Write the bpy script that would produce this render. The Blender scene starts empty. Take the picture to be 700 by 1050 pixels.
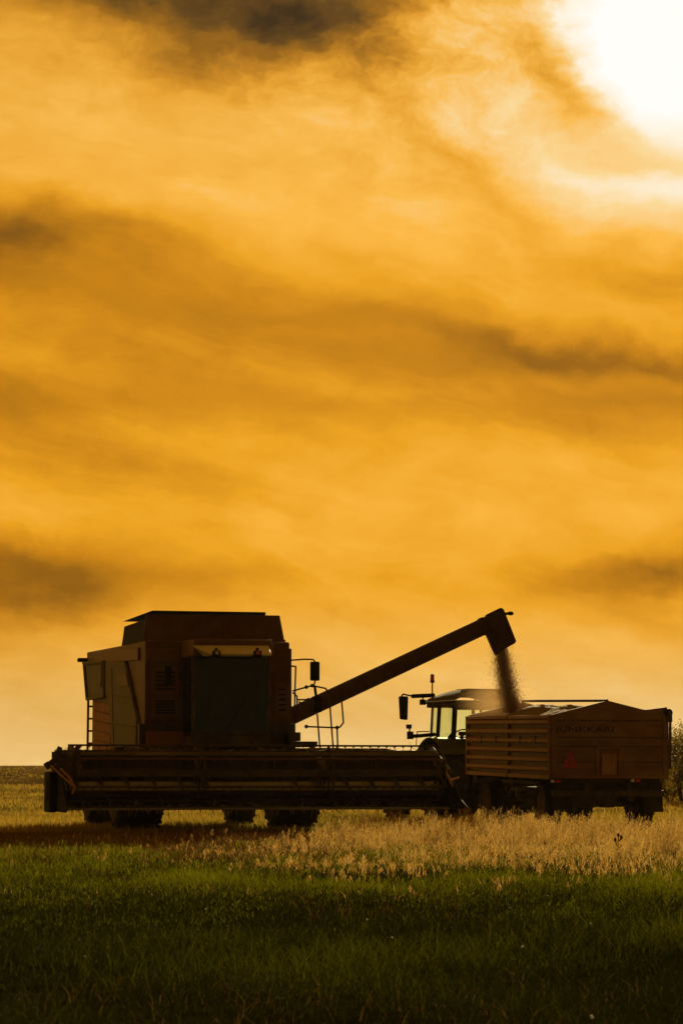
import bpy, math, random
import numpy as np
from mathutils import Vector, Matrix, Euler

rnd = random.Random(7)
rng = np.random.default_rng(11)
R = math.radians
sc = bpy.context.scene
COL = sc.collection

# ------------------------------------------------------------------ camera geometry
F = 2700.0                      # focal length in pixels of a 700x1050 picture
CAM_H = 1.05
TILT = math.atan((795 - 525) / F)
def ray(px, py):
    u, v = (px - 350) / F, (525 - py) / F
    c, s = math.cos(TILT), math.sin(TILT)
    return Vector((u, c - v * s, s + v * c))
def at(px, py, Y):
    d = ray(px, py)
    return Vector((0, 0, CAM_H)) + d * (Y / d.y)
class Frame:
    """A thing's own axes (x right, y away, z up), used to measure it off the picture at a known distance."""
    def __init__(self, px, Y, yaw, pitch=0.0):
        self.o = Vector(((px - 350) / F * Y * math.cos(TILT) / 1.0, Y, 0))
        self.o.x = (px - 350) / F * Y
        self.yaw, self.pitch = R(yaw), R(pitch)
        self.m = Matrix.Translation(self.o) @ Euler((self.pitch, 0, self.yaw)).to_matrix().to_4x4()
        self.inv = self.m.inverted()
    def p(self, px, py, yl):
        a = self.inv @ Vector((0, 0, CAM_H)); d = self.inv.to_3x3() @ ray(px, py)
        q = a + d * ((yl - a.y) / d.y)
        return q
    def side(self, px, py, xl):
        a = self.inv @ Vector((0, 0, CAM_H)); d = self.inv.to_3x3() @ ray(px, py)
        return a + d * ((xl - a.x) / d.x)

# ------------------------------------------------------------------ mesh helpers
class MB:
    def __init__(self): self.v, self.f = [], []
    def add(self, vs, fs):
        n = len(self.v); self.v += [tuple(x) for x in vs]; self.f += [tuple(i + n for i in q) for q in fs]; return self
    def box(self, c, s, rot=None):
        hx, hy, hz = s[0] / 2, s[1] / 2, s[2] / 2
        m = Euler(rot).to_matrix() if rot else Matrix.Identity(3)
        vs = [Vector(c) + m @ Vector((x, y, z)) for x in (-hx, hx) for y in (-hy, hy) for z in (-hz, hz)]
        return self.add(vs, [(0, 1, 3, 2), (4, 6, 7, 5), (0, 4, 5, 1), (2, 3, 7, 6), (0, 2, 6, 4), (1, 5, 7, 3)])
    def span(self, a, b):
        return self.box([(a[i] + b[i]) / 2 for i in range(3)], [abs(b[i] - a[i]) for i in range(3)])
    def hexa(self, p):          # 8 points: bottom ring 4, top ring 4
        return self.add(p, [(3, 2, 1, 0), (4, 5, 6, 7), (0, 1, 5, 4), (1, 2, 6, 5), (2, 3, 7, 6), (3, 0, 4, 7)])
    def cyl(self, p, q, r1, r2=None, n=12):
        r2 = r1 if r2 is None else r2
        p, q = Vector(p), Vector(q); d = (q - p).normalized()
        a = d.orthogonal().normalized(); b = d.cross(a)
        vs = []
        for c, r in ((p, r1), (q, r2)):
            for k in range(n):
                t = 2 * math.pi * k / n; vs.append(c + a * r * math.cos(t) + b * r * math.sin(t))
        fs = [(k, (k + 1) % n, n + (k + 1) % n, n + k) for k in range(n)] + [tuple(range(n))[::-1], tuple(range(n, 2 * n))]
        return self.add(vs, fs)
    def tube(self, pts, r, n=8):
        pts = [Vector(p) for p in pts]
        for a, b in zip(pts[:-1], pts[1:]): self.cyl(a, b, r, r, n)
        for p in pts[1:-1]: self.ball(p, r * 1.02, 6, 4)
        return self
    def ball(self, c, r, n=12, m=8, s=(1, 1, 1)):
        vs, fs = [], []
        for i in range(m + 1):
            th = math.pi * i / m
            for k in range(n):
                ph = 2 * math.pi * k / n
                vs.append((c[0] + r * s[0] * math.sin(th) * math.cos(ph), c[1] + r * s[1] * math.sin(th) * math.sin(ph), c[2] + r * s[2] * math.cos(th)))
        for i in range(m):
            for k in range(n):
                fs.append((i * n + k, (i + 1) * n + k, (i + 1) * n + (k + 1) % n, i * n + (k + 1) % n))
        return self.add(vs, fs)
    def prism(self, poly, axis, a, b):
        """poly: 2-D outline in the two other axes, in x,y,z order; extruded from a to b along axis"""
        n = len(poly); vs = []
        for t in (a, b):
            for (u, w) in poly:
                vs.append({'x': (t, u, w), 'y': (u, t, w), 'z': (u, w, t)}[axis])
        fs = [tuple(range(n))[::-1], tuple(range(n, 2 * n))] + [(k, (k + 1) % n, n + (k + 1) % n, n + k) for k in range(n)]
        return self.add(vs, fs)
    def lathe(self, prof, c, n=40):
        """closed profile of (radius, x) round the x axis through c"""
        vs, fs, m = [], [], len(prof)
        for k in range(n):
            t = 2 * math.pi * k / n
            for (r, x) in prof: vs.append((c[0] + x, c[1] + r * math.cos(t), c[2] + r * math.sin(t)))
        for k in range(n):
            for j in range(m):
                fs.append((k * m + j, k * m + (j + 1) % m, ((k + 1) % n) * m + (j + 1) % m, ((k + 1) % n) * m + j))
        return self.add(vs, fs)
    def build(self, name, mat, parent=None, bevel=0, label=None, smooth=True):
        me = bpy.data.meshes.new(name); me.from_pydata(self.v, [], self.f); me.update()
        import bmesh
        bm = bmesh.new(); bm.from_mesh(me); bmesh.ops.recalc_face_normals(bm, faces=bm.faces); bm.to_mesh(me); bm.free()
        if smooth:
            me.polygons.foreach_set('use_smooth', [True] * len(me.polygons)); me.set_sharp_from_angle(angle=R(38))
        me.materials.append(mat)
        o = bpy.data.objects.new(name, me); COL.objects.link(o)
        if parent: o.parent = parent
        if bevel:
            b = o.modifiers.new('Bevel', 'BEVEL'); b.width = bevel; b.segments = 2; b.limit_method = 'ANGLE'; b.angle_limit = R(40)
        if label: o['label'] = label
        return o
def tag(o, label=None, cat=None, group=None, kind=None):
    for k, x in (('label', label), ('category', cat), ('group', group), ('kind', kind)):
        if x: o[k] = x
    return o
def empty(name, fr=None, loc=None):
    o = bpy.data.objects.new(name, None); COL.objects.link(o); o.empty_display_size = .3
    if fr: o.location = fr.o; o.rotation_euler = (fr.pitch, 0, fr.yaw)
    if loc: o.location = loc
    return o

# ------------------------------------------------------------------ materials
def nt(m):
    m.use_nodes = True; t = m.node_tree; t.nodes.clear(); return t
def paint(name, c1, c2, rough=.55, metal=0., scale=6., bump=.0, spec=.3, dust=None, stretch=(1, 1, 1), lo=.38, hi=.68):
    m = bpy.data.materials.new(name); t = nt(m); N, L = t.nodes, t.links
    out = N.new('ShaderNodeOutputMaterial'); b = N.new('ShaderNodeBsdfPrincipled'); L.new(b.outputs[0], out.inputs[0])
    tc = N.new('ShaderNodeTexCoord'); mp = N.new('ShaderNodeMapping'); mp.inputs['Scale'].default_value = stretch
    L.new(tc.outputs['Object'], mp.inputs[0])
    n = N.new('ShaderNodeTexNoise'); n.inputs['Scale'].default_value = scale; n.inputs['Detail'].default_value = 8; n.inputs['Roughness'].default_value = .65
    L.new(mp.outputs[0], n.inputs['Vector'])
    r = N.new('ShaderNodeValToRGB'); r.color_ramp.elements[0].position = lo; r.color_ramp.elements[1].position = hi
    r.color_ramp.elements[0].color = (*c1, 1); r.color_ramp.elements[1].color = (*c2, 1)
    L.new(n.outputs['Fac'], r.inputs[0]); src = r.outputs[0]
    if dust:
        n2 = N.new('ShaderNodeTexNoise'); n2.inputs['Scale'].default_value = 1.7; n2.inputs['Detail'].default_value = 6
        L.new(mp.outputs[0], n2.inputs['Vector'])
        r2 = N.new('ShaderNodeValToRGB'); r2.color_ramp.elements[0].position = .48; r2.color_ramp.elements[1].position = .72
        L.new(n2.outputs['Fac'], r2.inputs[0])
        mx = N.new('ShaderNodeMix'); mx.data_type = 'RGBA'; L.new(r2.outputs[0], mx.inputs['Factor'])
        L.new(src, mx.inputs['A']); mx.inputs['B'].default_value = (*dust, 1); src = mx.outputs['Result']
    L.new(src, b.inputs['Base Color'])
    b.inputs['Metallic'].default_value = metal; b.inputs['Specular IOR Level'].default_value = spec
    rr = N.new('ShaderNodeMapRange'); rr.inputs['To Min'].default_value = max(.05, rough - .12); rr.inputs['To Max'].default_value = min(1, rough + .15)
    L.new(n.outputs['Fac'], rr.inputs['Value']); L.new(rr.outputs[0], b.inputs['Roughness'])
    if bump:
        bp = N.new('ShaderNodeBump'); bp.inputs['Strength'].default_value = bump; bp.inputs['Distance'].default_value = .02
        L.new(n.outputs['Fac'], bp.inputs['Height']); L.new(bp.outputs[0], b.inputs['Normal'])
    return m
def glass(name, tint, gl=.3):
    m = bpy.data.materials.new(name); t = nt(m); N, L = t.nodes, t.links
    out = N.new('ShaderNodeOutputMaterial'); tr = N.new('ShaderNodeBsdfTransparent'); tr.inputs[0].default_value = (*tint, 1)
    g = N.new('ShaderNodeBsdfGlossy'); g.inputs['Roughness'].default_value = .08; g.inputs[0].default_value = (.8, .85, .8, 1)
    fr = N.new('ShaderNodeFresnel'); fr.inputs[0].default_value = 1.45
    mx = N.new('ShaderNodeMixShader'); mf = N.new('ShaderNodeMath'); mf.operation = 'MULTIPLY'; mf.inputs[1].default_value = gl; L.new(fr.outputs[0], mf.inputs[0]); L.new(mf.outputs[0], mx.inputs[0]); L.new(tr.outputs[0], mx.inputs[1]); L.new(g.outputs[0], mx.inputs[2])
    L.new(mx.outputs[0], out.inputs[0]); return m
def leafy(name, dark, light, trans, tcol, rough=.5, gloss=.06, hue_noise=None):
    """plant material: two-tone by the per-blade attribute 'tint', diffuse + translucent + a little gloss"""
    m = bpy.data.materials.new(name); t = nt(m); N, L = t.nodes, t.links
    out = N.new('ShaderNodeOutputMaterial')
    at_ = N.new('ShaderNodeAttribute'); at_.attribute_name = 'tint'
    mx = N.new('ShaderNodeMix'); mx.data_type = 'RGBA'; L.new(at_.outputs['Fac'], mx.inputs['Factor'])
    mx.inputs['A'].default_value = (*dark, 1); mx.inputs['B'].default_value = (*light, 1)
    d = N.new('ShaderNodeBsdfDiffuse'); L.new(mx.outputs['Result'], d.inputs[0])
    mt = N.new('ShaderNodeMix'); mt.data_type = 'RGBA'; mt.blend_type = 'MULTIPLY'; mt.inputs['Factor'].default_value = 1
    L.new(mx.outputs['Result'], mt.inputs['A']); mt.inputs['B'].default_value = (*tcol, 1)
    tr = N.new('ShaderNodeBsdfTranslucent'); L.new(mt.outputs['Result'], tr.inputs[0])
    s1 = N.new('ShaderNodeMixShader'); s1.inputs[0].default_value = trans; L.new(d.outputs[0], s1.inputs[1]); L.new(tr.outputs[0], s1.inputs[2])
    g = N.new('ShaderNodeBsdfGlossy'); g.inputs['Roughness'].default_value = rough; g.inputs[0].default_value = (.9, .9, .8, 1)
    s2 = N.new('ShaderNodeMixShader'); s2.inputs[0].default_value = gloss; L.new(s1.outputs[0], s2.inputs[1]); L.new(g.outputs[0], s2.inputs[2])
    L.new(s2.outputs[0], out.inputs[0]); return m

M_RED = paint('faded_red_paint', (.17, .068, .035), (.25, .11, .058), .6, 0, 5, .15, dust=(.19, .125, .075))
M_RED_DARK = paint('dark_red_paint', (.12, .05, .03), (.18, .08, .046), .6, 0, 5, .15, dust=(.16, .105, .065))
M_PIPE = paint('dark_pipe_paint', (.05, .022, .015), (.08, .036, .024), .7, 0, 5, .15, spec=.12, dust=(.085, .05, .032))
M_RUST = paint('orange_rust_paint', (.34, .12, .05), (.24, .09, .045), .7, 0, 7, .2, dust=(.28, .16, .09))
M_GREY = paint('dusty_grey_paint', (.10, .088, .068), (.16, .14, .108), .7, 0, 6, .15, dust=(.17, .125, .08), lo=.3, hi=.7)
M_CREAM = paint('cream_paint', (.55, .50, .40), (.68, .62, .50), .5, 0, 6, .05, dust=(.5, .38, .22))
M_BLACK = paint('black_plastic', (.018, .016, .014), (.03, .027, .022), .8, 0, 8, .1, spec=.08)
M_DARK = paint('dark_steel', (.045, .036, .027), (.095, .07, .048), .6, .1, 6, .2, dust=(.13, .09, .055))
M_STEEL = paint('worn_bright_steel', (.30, .29, .28), (.46, .45, .43), .35, .8, 9, .1)
M_RUBBER = paint('tyre_rubber', (.018, .016, .014), (.035, .028, .022), .85, 0, 5, .2, dust=(.055, .04, .026))
M_RIM = paint('rim_paint', (.22, .15, .08), (.35, .27, .17), .6, 0, 6, .1)
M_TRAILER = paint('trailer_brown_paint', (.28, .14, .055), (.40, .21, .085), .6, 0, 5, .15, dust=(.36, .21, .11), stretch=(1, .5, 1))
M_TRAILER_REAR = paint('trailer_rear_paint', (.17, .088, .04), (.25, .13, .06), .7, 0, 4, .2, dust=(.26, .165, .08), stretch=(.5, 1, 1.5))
M_LETTER = paint('dark_lettering', (.03, .022, .018), (.04, .03, .022), .6)
M_TRI = paint('red_reflector', (.46, .045, .03), (.54, .065, .038), .5)
M_TRI_IN = paint('orange_red_reflector', (.26, .05, .03), (.32, .065, .035), .5)
M_TRACTOR = paint('tractor_green_paint', (.035, .05, .022), (.055, .07, .032), .5, 0, 6, .1, dust=(.10, .08, .045))
M_ROOF = paint('dusty_roof', (.07, .06, .035), (.10, .085, .05), .85, 0, 6, .1, spec=.08, dust=(.16, .11, .05))
M_LAMPGLASS = paint('lamp_lens', (.62, .58, .5), (.72, .68, .6), .15, 0, 9)
M_AMBER = paint('amber_lens', (.62, .14, .03), (.7, .18, .04), .3)
M_REDLENS = paint('red_lens', (.5, .03, .02), (.6, .05, .03), .3)
M_SCREEN = glass('combine_windscreen', (.30, .36, .27), .9)
M_GLASS = glass('tractor_glass', (.94, 1.0, .95))
M_SEAT = paint('cab_interior', (.03, .03, .027), (.05, .048, .042), .8)
M_GRAIN = paint('grain', (.24, .175, .045), (.36, .26, .075), .8, 0, 60, .6)
M_GRAIN_FALL = leafy('falling_grain', (.26, .155, .05), (.56, .35, .12), .6, (1., .8, .45), .6, .02)
M_STRAW = paint('loose_straw', (.36, .26, .11), (.5, .38, .18), .8, 0, 9)
M_ROD = paint('pale_red_rod', (.50, .26, .17), (.6, .33, .22), .5)

# ------------------------------------------------------------------ ground
def ss(t):
    t = np.clip(t, 0, 1); return t * t * (3 - 2 * t)
def gz(x, y):
    x = np.asarray(x, float); y = np.asarray(y, float)
    hill = 2.1 * ss((y - 75) / 230) * ss((14 - x) / 38)
    near = .02 * np.sin(x * 1.3 + y * .7) + .018 * np.sin(x * .6 - y * 1.1 + 1.3) + .012 * np.sin(x * 2.9 + 1.7 * y)
    fade = 1 - ss((np.abs(y - 57) < 9) * 1.0)          # level where the machines stand
    return hill + near * np.where(y > 46, .25, 1.0) - .012 - np.where(y > 46, 0.0, .02)
def ground():
    ys = np.concatenate([np.linspace(-30, 4, 12), np.linspace(5, 70, 160), 70 * 1.032 ** np.arange(1, 76)])
    ws = np.linspace(-1, 1, 141)
    vs, fs = [], []
    nx = len(ws)
    for j, y in enumerate(ys):
        half = 14 + max(0, y) * .55 + (max(0, y - 200)) * .6
        xs = np.sign(ws) * np.abs(ws) ** 1.15 * half
        z = gz(xs, np.full(nx, y))
        vs += list(zip(xs, np.full(nx, y), z))
        if j:
            a, b = (j - 1) * nx, j * nx
            fs += [(a + i, a + i + 1, b + i + 1, b + i) for i in range(nx - 1)]
    m = bpy.data.materials.new('stubble_soil'); t = nt(m); N, L = t.nodes, t.links
    out = N.new('ShaderNodeOutputMaterial'); b = N.new('ShaderNodeBsdfDiffuse'); L.new(b.outputs[0], out.inputs[0])
    g = N.new('ShaderNodeNewGeometry'); sp = N.new('ShaderNodeSeparateXYZ'); L.new(g.outputs['Position'], sp.inputs[0])
    mp = N.new('ShaderNodeMapping'); mp.inputs['Scale'].default_value = (.25, .06, .25); L.new(g.outputs['Position'], mp.inputs[0])
    n = N.new('ShaderNodeTexNoise'); n.inputs['Scale'].default_value = 1; n.inputs['Detail'].default_value = 9; n.inputs['Roughness'].default_value = .7
    L.new(mp.outputs[0], n.inputs['Vector'])
    r = N.new('ShaderNodeValToRGB'); e = r.color_ramp.elements
    e[0].position = .3; e[0].color = (.11, .115, .028, 1); e[1].position = .7; e[1].color = (.42, .31, .085, 1)
    q = r.color_ramp.elements.new(.5); q.color = (.27, .2, .055, 1)
    L.new(n.outputs['Fac'], r.inputs[0])
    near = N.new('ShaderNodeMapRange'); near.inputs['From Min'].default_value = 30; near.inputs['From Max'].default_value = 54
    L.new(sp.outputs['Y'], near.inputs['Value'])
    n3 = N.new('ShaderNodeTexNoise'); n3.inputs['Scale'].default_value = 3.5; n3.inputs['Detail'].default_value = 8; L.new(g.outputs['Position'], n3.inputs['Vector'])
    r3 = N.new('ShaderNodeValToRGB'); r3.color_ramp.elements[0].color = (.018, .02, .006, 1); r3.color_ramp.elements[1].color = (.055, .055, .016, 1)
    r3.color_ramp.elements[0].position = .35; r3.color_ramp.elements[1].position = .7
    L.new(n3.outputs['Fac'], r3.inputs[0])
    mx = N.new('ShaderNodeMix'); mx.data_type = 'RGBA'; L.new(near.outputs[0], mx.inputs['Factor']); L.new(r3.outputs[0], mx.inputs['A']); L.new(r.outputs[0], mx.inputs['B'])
    L.new(mx.outputs['Result'], b.inputs['Color']); b.inputs['Roughness'].default_value = .6
    bp = N.new('ShaderNodeBump'); bp.inputs['Strength'].default_value = .6; bp.inputs['Distance'].default_value = .08
    L.new(n3.outputs['Fac'], bp.inputs['Height']); L.new(bp.outputs[0], b.inputs['Normal'])
    me = bpy.data.meshes.new('ground'); me.from_pydata(vs, [], fs); me.update()
    me.polygons.foreach_set('use_smooth', [True] * len(me.polygons)); me.materials.append(m)
    o = bpy.data.objects.new('ground', me); COL.objects.link(o); tag(o, 'harvested field and meadow ground rising to a low hill on the left', 'field', kind='structure')
ground()

# ------------------------------------------------------------------ grass
def raw_mesh(name, co, faces_by_size, tint, mat):
    """co (n,3); faces_by_size: list of (k, array (m,k))"""
    me = bpy.data.meshes.new(name)
    me.vertices.add(len(co)); me.vertices.foreach_set('co', co.astype(np.float32).ravel())
    li = np.concatenate([a.ravel() for k, a in faces_by_size]).astype(np.int32)
    starts, s = [], 0
    for k, a in faces_by_size:
        starts.append(s + np.arange(len(a)) * k); s += a.size
    starts = np.concatenate(starts).astype(np.int32)
    me.loops.add(len(li)); me.loops.foreach_set('vertex_index', li)
    me.polygons.add(len(starts)); me.polygons.foreach_set('loop_start', starts)
    me.update(calc_edges=True); me.validate()
    at_ = me.attributes.new('tint', 'FLOAT', 'POINT'); at_.data.foreach_set('value', tint.astype(np.float32))
    me.materials.append(mat)
    o = bpy.data.objects.new(name, me); COL.objects.link(o); return o
def value_noise(x, y, s, seed=0):
    g = np.random.default_rng(seed).random((256, 256))
    u, v = x / s + 500, y / s + 500
    i, j = np.floor(u).astype(int), np.floor(v).astype(int); a, b = u - i, v - j
    a, b = a * a * (3 - 2 * a), b * b * (3 - 2 * b); i %= 255; j %= 255
    return (g[i, j] * (1 - a) + g[i + 1, j] * a) * (1 - b) + (g[i, j + 1] * (1 - a) + g[i + 1, j + 1] * a) * b
def patch(x, y, seed=0):
    return .5 * value_noise(x, y, 1.7, seed) + .3 * value_noise(x, y, .6, seed + 1) + .2 * value_noise(x, y, 4.5, seed + 2)
def wedge(n, y0, y1, margin=3.2, power=1.0):
    """random ground points over what the lens sees between two distances, with a margin to the sides"""
    w = lambda y: .1305 * y + margin
    ys = rng.random(int(n * 1.0)) ** power * (y1 - y0) + y0
    keep = rng.random(len(ys)) < w(ys) / w(y1); ys = ys[keep]
    xs = (rng.random(len(ys)) * 2 - 1) * w(ys); return xs, ys
def blades(x, y, h, w, lean, tint, z=None):
    n = len(x); z = gz(x, y) if z is None else z
    a = rng.random(n) * 2 * np.pi; b = rng.random(n) * 2 * np.pi
    cx, cy = np.cos(a) * w / 2, np.sin(a) * w / 2
    lx, ly = np.cos(b) * lean * h, np.sin(b) * lean * h
    hh = h * np.sqrt(np.clip(1 - lean * lean * .5, .2, 1))
    co = np.empty((n, 5, 3))
    co[:, 0] = np.stack([x - cx, y - cy, z], 1); co[:, 1] = np.stack([x + cx, y + cy, z], 1)
    mx_, my_, mz = x + lx * .33, y + ly * .33, z + hh * .6
    co[:, 2] = np.stack([mx_ + cx * .8, my_ + cy * .8, mz], 1); co[:, 3] = np.stack([mx_ - cx * .8, my_ - cy * .8, mz], 1)
    co[:, 4] = np.stack([x + lx, y + ly, z + hh], 1)
    base = (np.arange(n) * 5)[:, None]
    return co.reshape(-1, 3), base + np.array([[0, 1, 2, 3]]), base + np.array([[3, 2, 4]]), np.repeat(tint, 5)
def grass_object(name, sets, mat, label, cat):
    co, q, t, ti, off = [], [], [], [], 0
    for s in sets:
        c, a, b, d = s; co.append(c); q.append(a + off); t.append(b + off); ti.append(d); off += len(c)
    o = raw_mesh(name, np.concatenate(co), [(4, np.concatenate(q)), (3, np.concatenate(t))], np.concatenate(ti), mat)
    tag(o, label, cat, kind='stuff'); return o

M_GRASS = leafy('green_grass', (.012, .014, .005), (.17, .18, .02), .5, (1.15, 1.2, .3), .6, .015)
M_DRY = leafy('dry_grass_straw', (.26, .19, .065), (.70, .54, .23), .62, (1.0, .86, .55), .6, .02)
M_STUB = leafy('stubble_straw', (.12, .125, .025), (.5, .37, .10), .55, (1., .92, .45), .6, .01)
M_WITHER = leafy('withered_blades', (.04, .028, .011), (.13, .092, .034), .45, (1., .85, .5), .6, .02)
M_WEED = leafy('brown_weeds', (.04, .03, .012), (.24, .15, .055), .35, (1., .8, .5), .6, .02)

sets = []
for (n, y0, y1, wd, hlo, hhi) in ((150000, 8.0, 17, .0042, .035, .13), (180000, 17, 26, .0052, .035, .13), (185000, 26, 37, .0075, .03, .12), (56000, 37, 47, .011, .03, .09)):
    x, y = wedge(n, y0, y1)
    p = patch(x, y, 3); q = .6 * patch(x * 2.3, y * 1.1, 13) + .4 * np.clip(.5 + 1.4 * (value_noise(x * 1.0, y * .55, 1.3, 61) - .5), 0, 1)
    keep = rng.random(len(x)) < np.clip((p - .2) * 2.6, .10, 1); x, y, p, q = x[keep], y[keep], p[keep], q[keep]
    fade = rng.random(len(x)) > ss((y - 30) / 9) * .88; x, y, p, q = x[fade], y[fade], p[fade], q[fade]
    k = rng.random(len(x)); big = rng.random(len(x)) < .05
    h = (hlo + (hhi - hlo) * k ** 1.5) * (.25 + 1.5 * np.clip((q - .25) * 1.8, 0, 1)) * np.where(big, 1.6, 1)
    ti = np.clip((q - .45) * 2.6 + rng.normal(0, .36, len(x)) + .10 + np.clip((y - 24) * .045, -.62, .55), 0, 1) * np.clip((y - 7) / 17, .25, 1)  # tint drops towards the camera: foreground darkening painted into the blade colour
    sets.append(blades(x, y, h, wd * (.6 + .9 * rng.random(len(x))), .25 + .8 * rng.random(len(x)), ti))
for (n, y0, y1, sz) in ((80000, 8.0, 16, .024), (105000, 16, 25, .030), (110000, 25, 40, .042)):      # low broad leaves (clover, plantain) between the blades
    x, y = wedge(n, y0, y1); q = .6 * patch(x * 2.3, y * 1.1, 13) + .4 * value_noise(x, y * .6, .8, 62)
    keep = rng.random(len(x)) < np.clip((q - .25) * 2.6, .15, 1); x, y, q = x[keep], y[keep], q[keep]
    fade = rng.random(len(x)) > ss((y - 29) / 9) * .9; x, y, q = x[fade], y[fade], q[fade]
    z0 = gz(x, y) + .09 * rng.random(len(x)) ** 1.5 * (.5 + q)
    ti = np.clip((q - .5) * 1.6 + rng.normal(0, .36, len(x)) + .12 + np.clip((y - 24) * .045, -.62, .55), 0, 1) * np.clip((y - 7) / 17, .25, 1)  # leaves get the same painted darkening towards the camera
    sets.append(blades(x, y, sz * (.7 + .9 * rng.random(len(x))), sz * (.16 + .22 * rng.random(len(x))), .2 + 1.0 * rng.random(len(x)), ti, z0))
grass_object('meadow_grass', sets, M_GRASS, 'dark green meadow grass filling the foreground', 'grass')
sets = []
for (n, y0, y1) in ((7000, 9, 18), (20000, 18, 40)):                 # withered brown leaves and bents among the green
    x, y = wedge(n, y0, y1); q = patch(x, y, 77); keep = rng.random(len(x)) < np.clip((q - .3) * 3, .05, 1); x, y = x[keep], y[keep]
    sets.append(blades(x, y, (.04 + .10 * rng.random(len(x))), .004 + .006 * rng.random(len(x)), .4 + .8 * rng.random(len(x)), rng.random(len(x))))
grass_object('withered_leaves', sets, M_WITHER, 'withered brown blades scattered through the green meadow', 'grass')

# dry feathery grass band
def panicles(x, y, h, tint):
    n = len(x); z = gz(x, y)
    K = 30
    lean = .08 + .22 * rng.random(n); b = rng.normal(.3, 1.3, n)
    tx, ty = np.cos(b) * lean * h, np.sin(b) * lean * h
    co = np.empty((n, 4 + 4 * K, 3)); w = .0035
    a = rng.random(n) * np.pi
    cx, cy = np.cos(a) * w, np.sin(a) * w
    co[:, 0] = np.stack([x - cx, y - cy, z], 1); co[:, 1] = np.stack([x + cx, y + cy, z], 1)
    co[:, 2] = np.stack([x + tx + cx * .5, y + ty + cy * .5, z + h], 1); co[:, 3] = np.stack([x + tx - cx * .5, y + ty - cy * .5, z + h], 1)
    for k in range(K):
        s = .50 + .52 * (k + rng.random(n)) / K
        rad = h * .23 * np.clip(1.06 - s, .05, 1) / .5 * rng.random(n) ** .6 + .004
        th = rng.random(n) * 2 * np.pi
        px, py, pz = x + tx * s * s + np.cos(th) * rad, y + ty * s * s + np.sin(th) * rad, z + h * s + rad * .4
        L = .008 + .012 * rng.random(n); W = .0014 + .0022 * rng.random(n)
        a2 = rng.random(n) * np.pi; dx, dy = np.cos(a2) * W, np.sin(a2) * W
        j = 4 + 4 * k
        co[:, j] = np.stack([px - dx, py - dy, pz], 1); co[:, j + 1] = np.stack([px, py, pz - L * .8], 1)
        co[:, j + 2] = np.stack([px + dx, py + dy, pz], 1); co[:, j + 3] = np.stack([px, py, pz + L], 1)
    base = (np.arange(n) * (4 + 4 * K))[:, None]
    q = np.concatenate([base + np.arange(4)[None, :] + 4 * k for k in range(K + 1)])
    return co.reshape(-1, 3), q, np.repeat(tint, 4 + 4 * K)
n = 50000
x, y = wedge(n, 22, 45.5, 3)
clump = np.clip(.5 + 1.5 * (.65 * value_noise(x, y, .75, 21) + .35 * value_noise(x, y, 2.6, 22) - .5), 0, 1)
side = ss((x + 2.2) / 4.0)                      # thick on the right, thin on the left
dens = np.clip((clump - .38) * 2.6, .02, 1) * (.03 + .97 * side) * ss((y - 26 + 13 * (clump - .6)) / 14)
keep = rng.random(len(x)) < dens; x, y, clump, side = x[keep], y[keep], clump[keep], side[keep]
h = (.16 + .30 * rng.random(len(x)) ** 1.3) * (.30 + .95 * clump) * (.4 + .6 * side) * (.38 + .62 * ss((y - 24) / 13))
co, q, ti = panicles(x, y, h, np.clip(.5 + rng.normal(0, .28, len(x)), 0, 1))
o = raw_mesh('dry_grass', co, [(4, q)], ti, M_DRY); tag(o, 'pale feathery dry grass in front of the trailer', 'grass', kind='stuff')
sets = []
x, y = wedge(80000, 22, 46); s = ss((x + 3) / 6); p = patch(x, y, 31)
keep = rng.random(len(x)) < np.clip((p - .3) * 3, .05, 1) * (.25 + .75 * s) * np.clip(ss((y - 20) / 19 + 1.0 * (value_noise(x, y, 1.6, 33) - .5)), 0, 1); x, y, p = x[keep], y[keep], p[keep]
sets.append(blades(x, y, (.05 + .14 * rng.random(len(x))) * (.5 + .5 * s[keep]), .006 + .006 * rng.random(len(x)), .2 + .7 * rng.random(len(x)), np.clip(p + rng.normal(0, .2, len(x)), 0, 1)))
grass_object('straw_grass', sets, M_DRY, 'short straw coloured grass under the feathery heads', 'grass')
sets = []
x, y = wedge(80000, 28, 49); p = patch(x, y, 41); s = (1 - ss((x + 1) / 5)) * ss((y - 28 + 5 * (value_noise(x, y, 1.5, 44) - .5)) / 9)
keep = rng.random(len(x)) < np.clip((p - .22) * 3, .1, 1) * (.06 + .94 * s); x, y, p = x[keep], y[keep], p[keep]
sets.append(blades(x, y, (.03 + .13 * rng.random(len(x)) ** 1.5) * (.6 + .7 * p) * np.clip((50 - y) / 5, .35, 1), .007 + .007 * rng.random(len(x)), .3 + .7 * rng.random(len(x)), np.clip(p + rng.normal(0, .2, len(x)), 0, 1)))
grass_object('brown_weeds', sets, M_WEED, 'brown withered weeds along the front of the combine', 'weeds')
sets = []
for (n, y0, y1, wd, hh) in ((60000, 48, 75, .014, .12), (60000, 75, 150, .03, .13), (30000, 150, 320, .07, .08)):
    x, y = wedge(n, y0, y1, 3); p = patch(x * .5, y * .25, 51)
    keep = rng.random(len(x)) < np.clip((p - .2) * 2.5, .15, 1); x, y, p = x[keep], y[keep], p[keep]
    sets.append(blades(x, y, hh * (.5 + .8 * rng.random(len(x))), wd * (.6 + .8 * rng.random(len(x))), .1 + .5 * rng.random(len(x)), np.clip(p * 1.3 - .15 + rng.normal(0, .2, len(x)), 0, 1)))
grass_object('stubble', sets, M_STUB, 'golden cut stubble of the field behind the machines', 'stubble')

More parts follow.
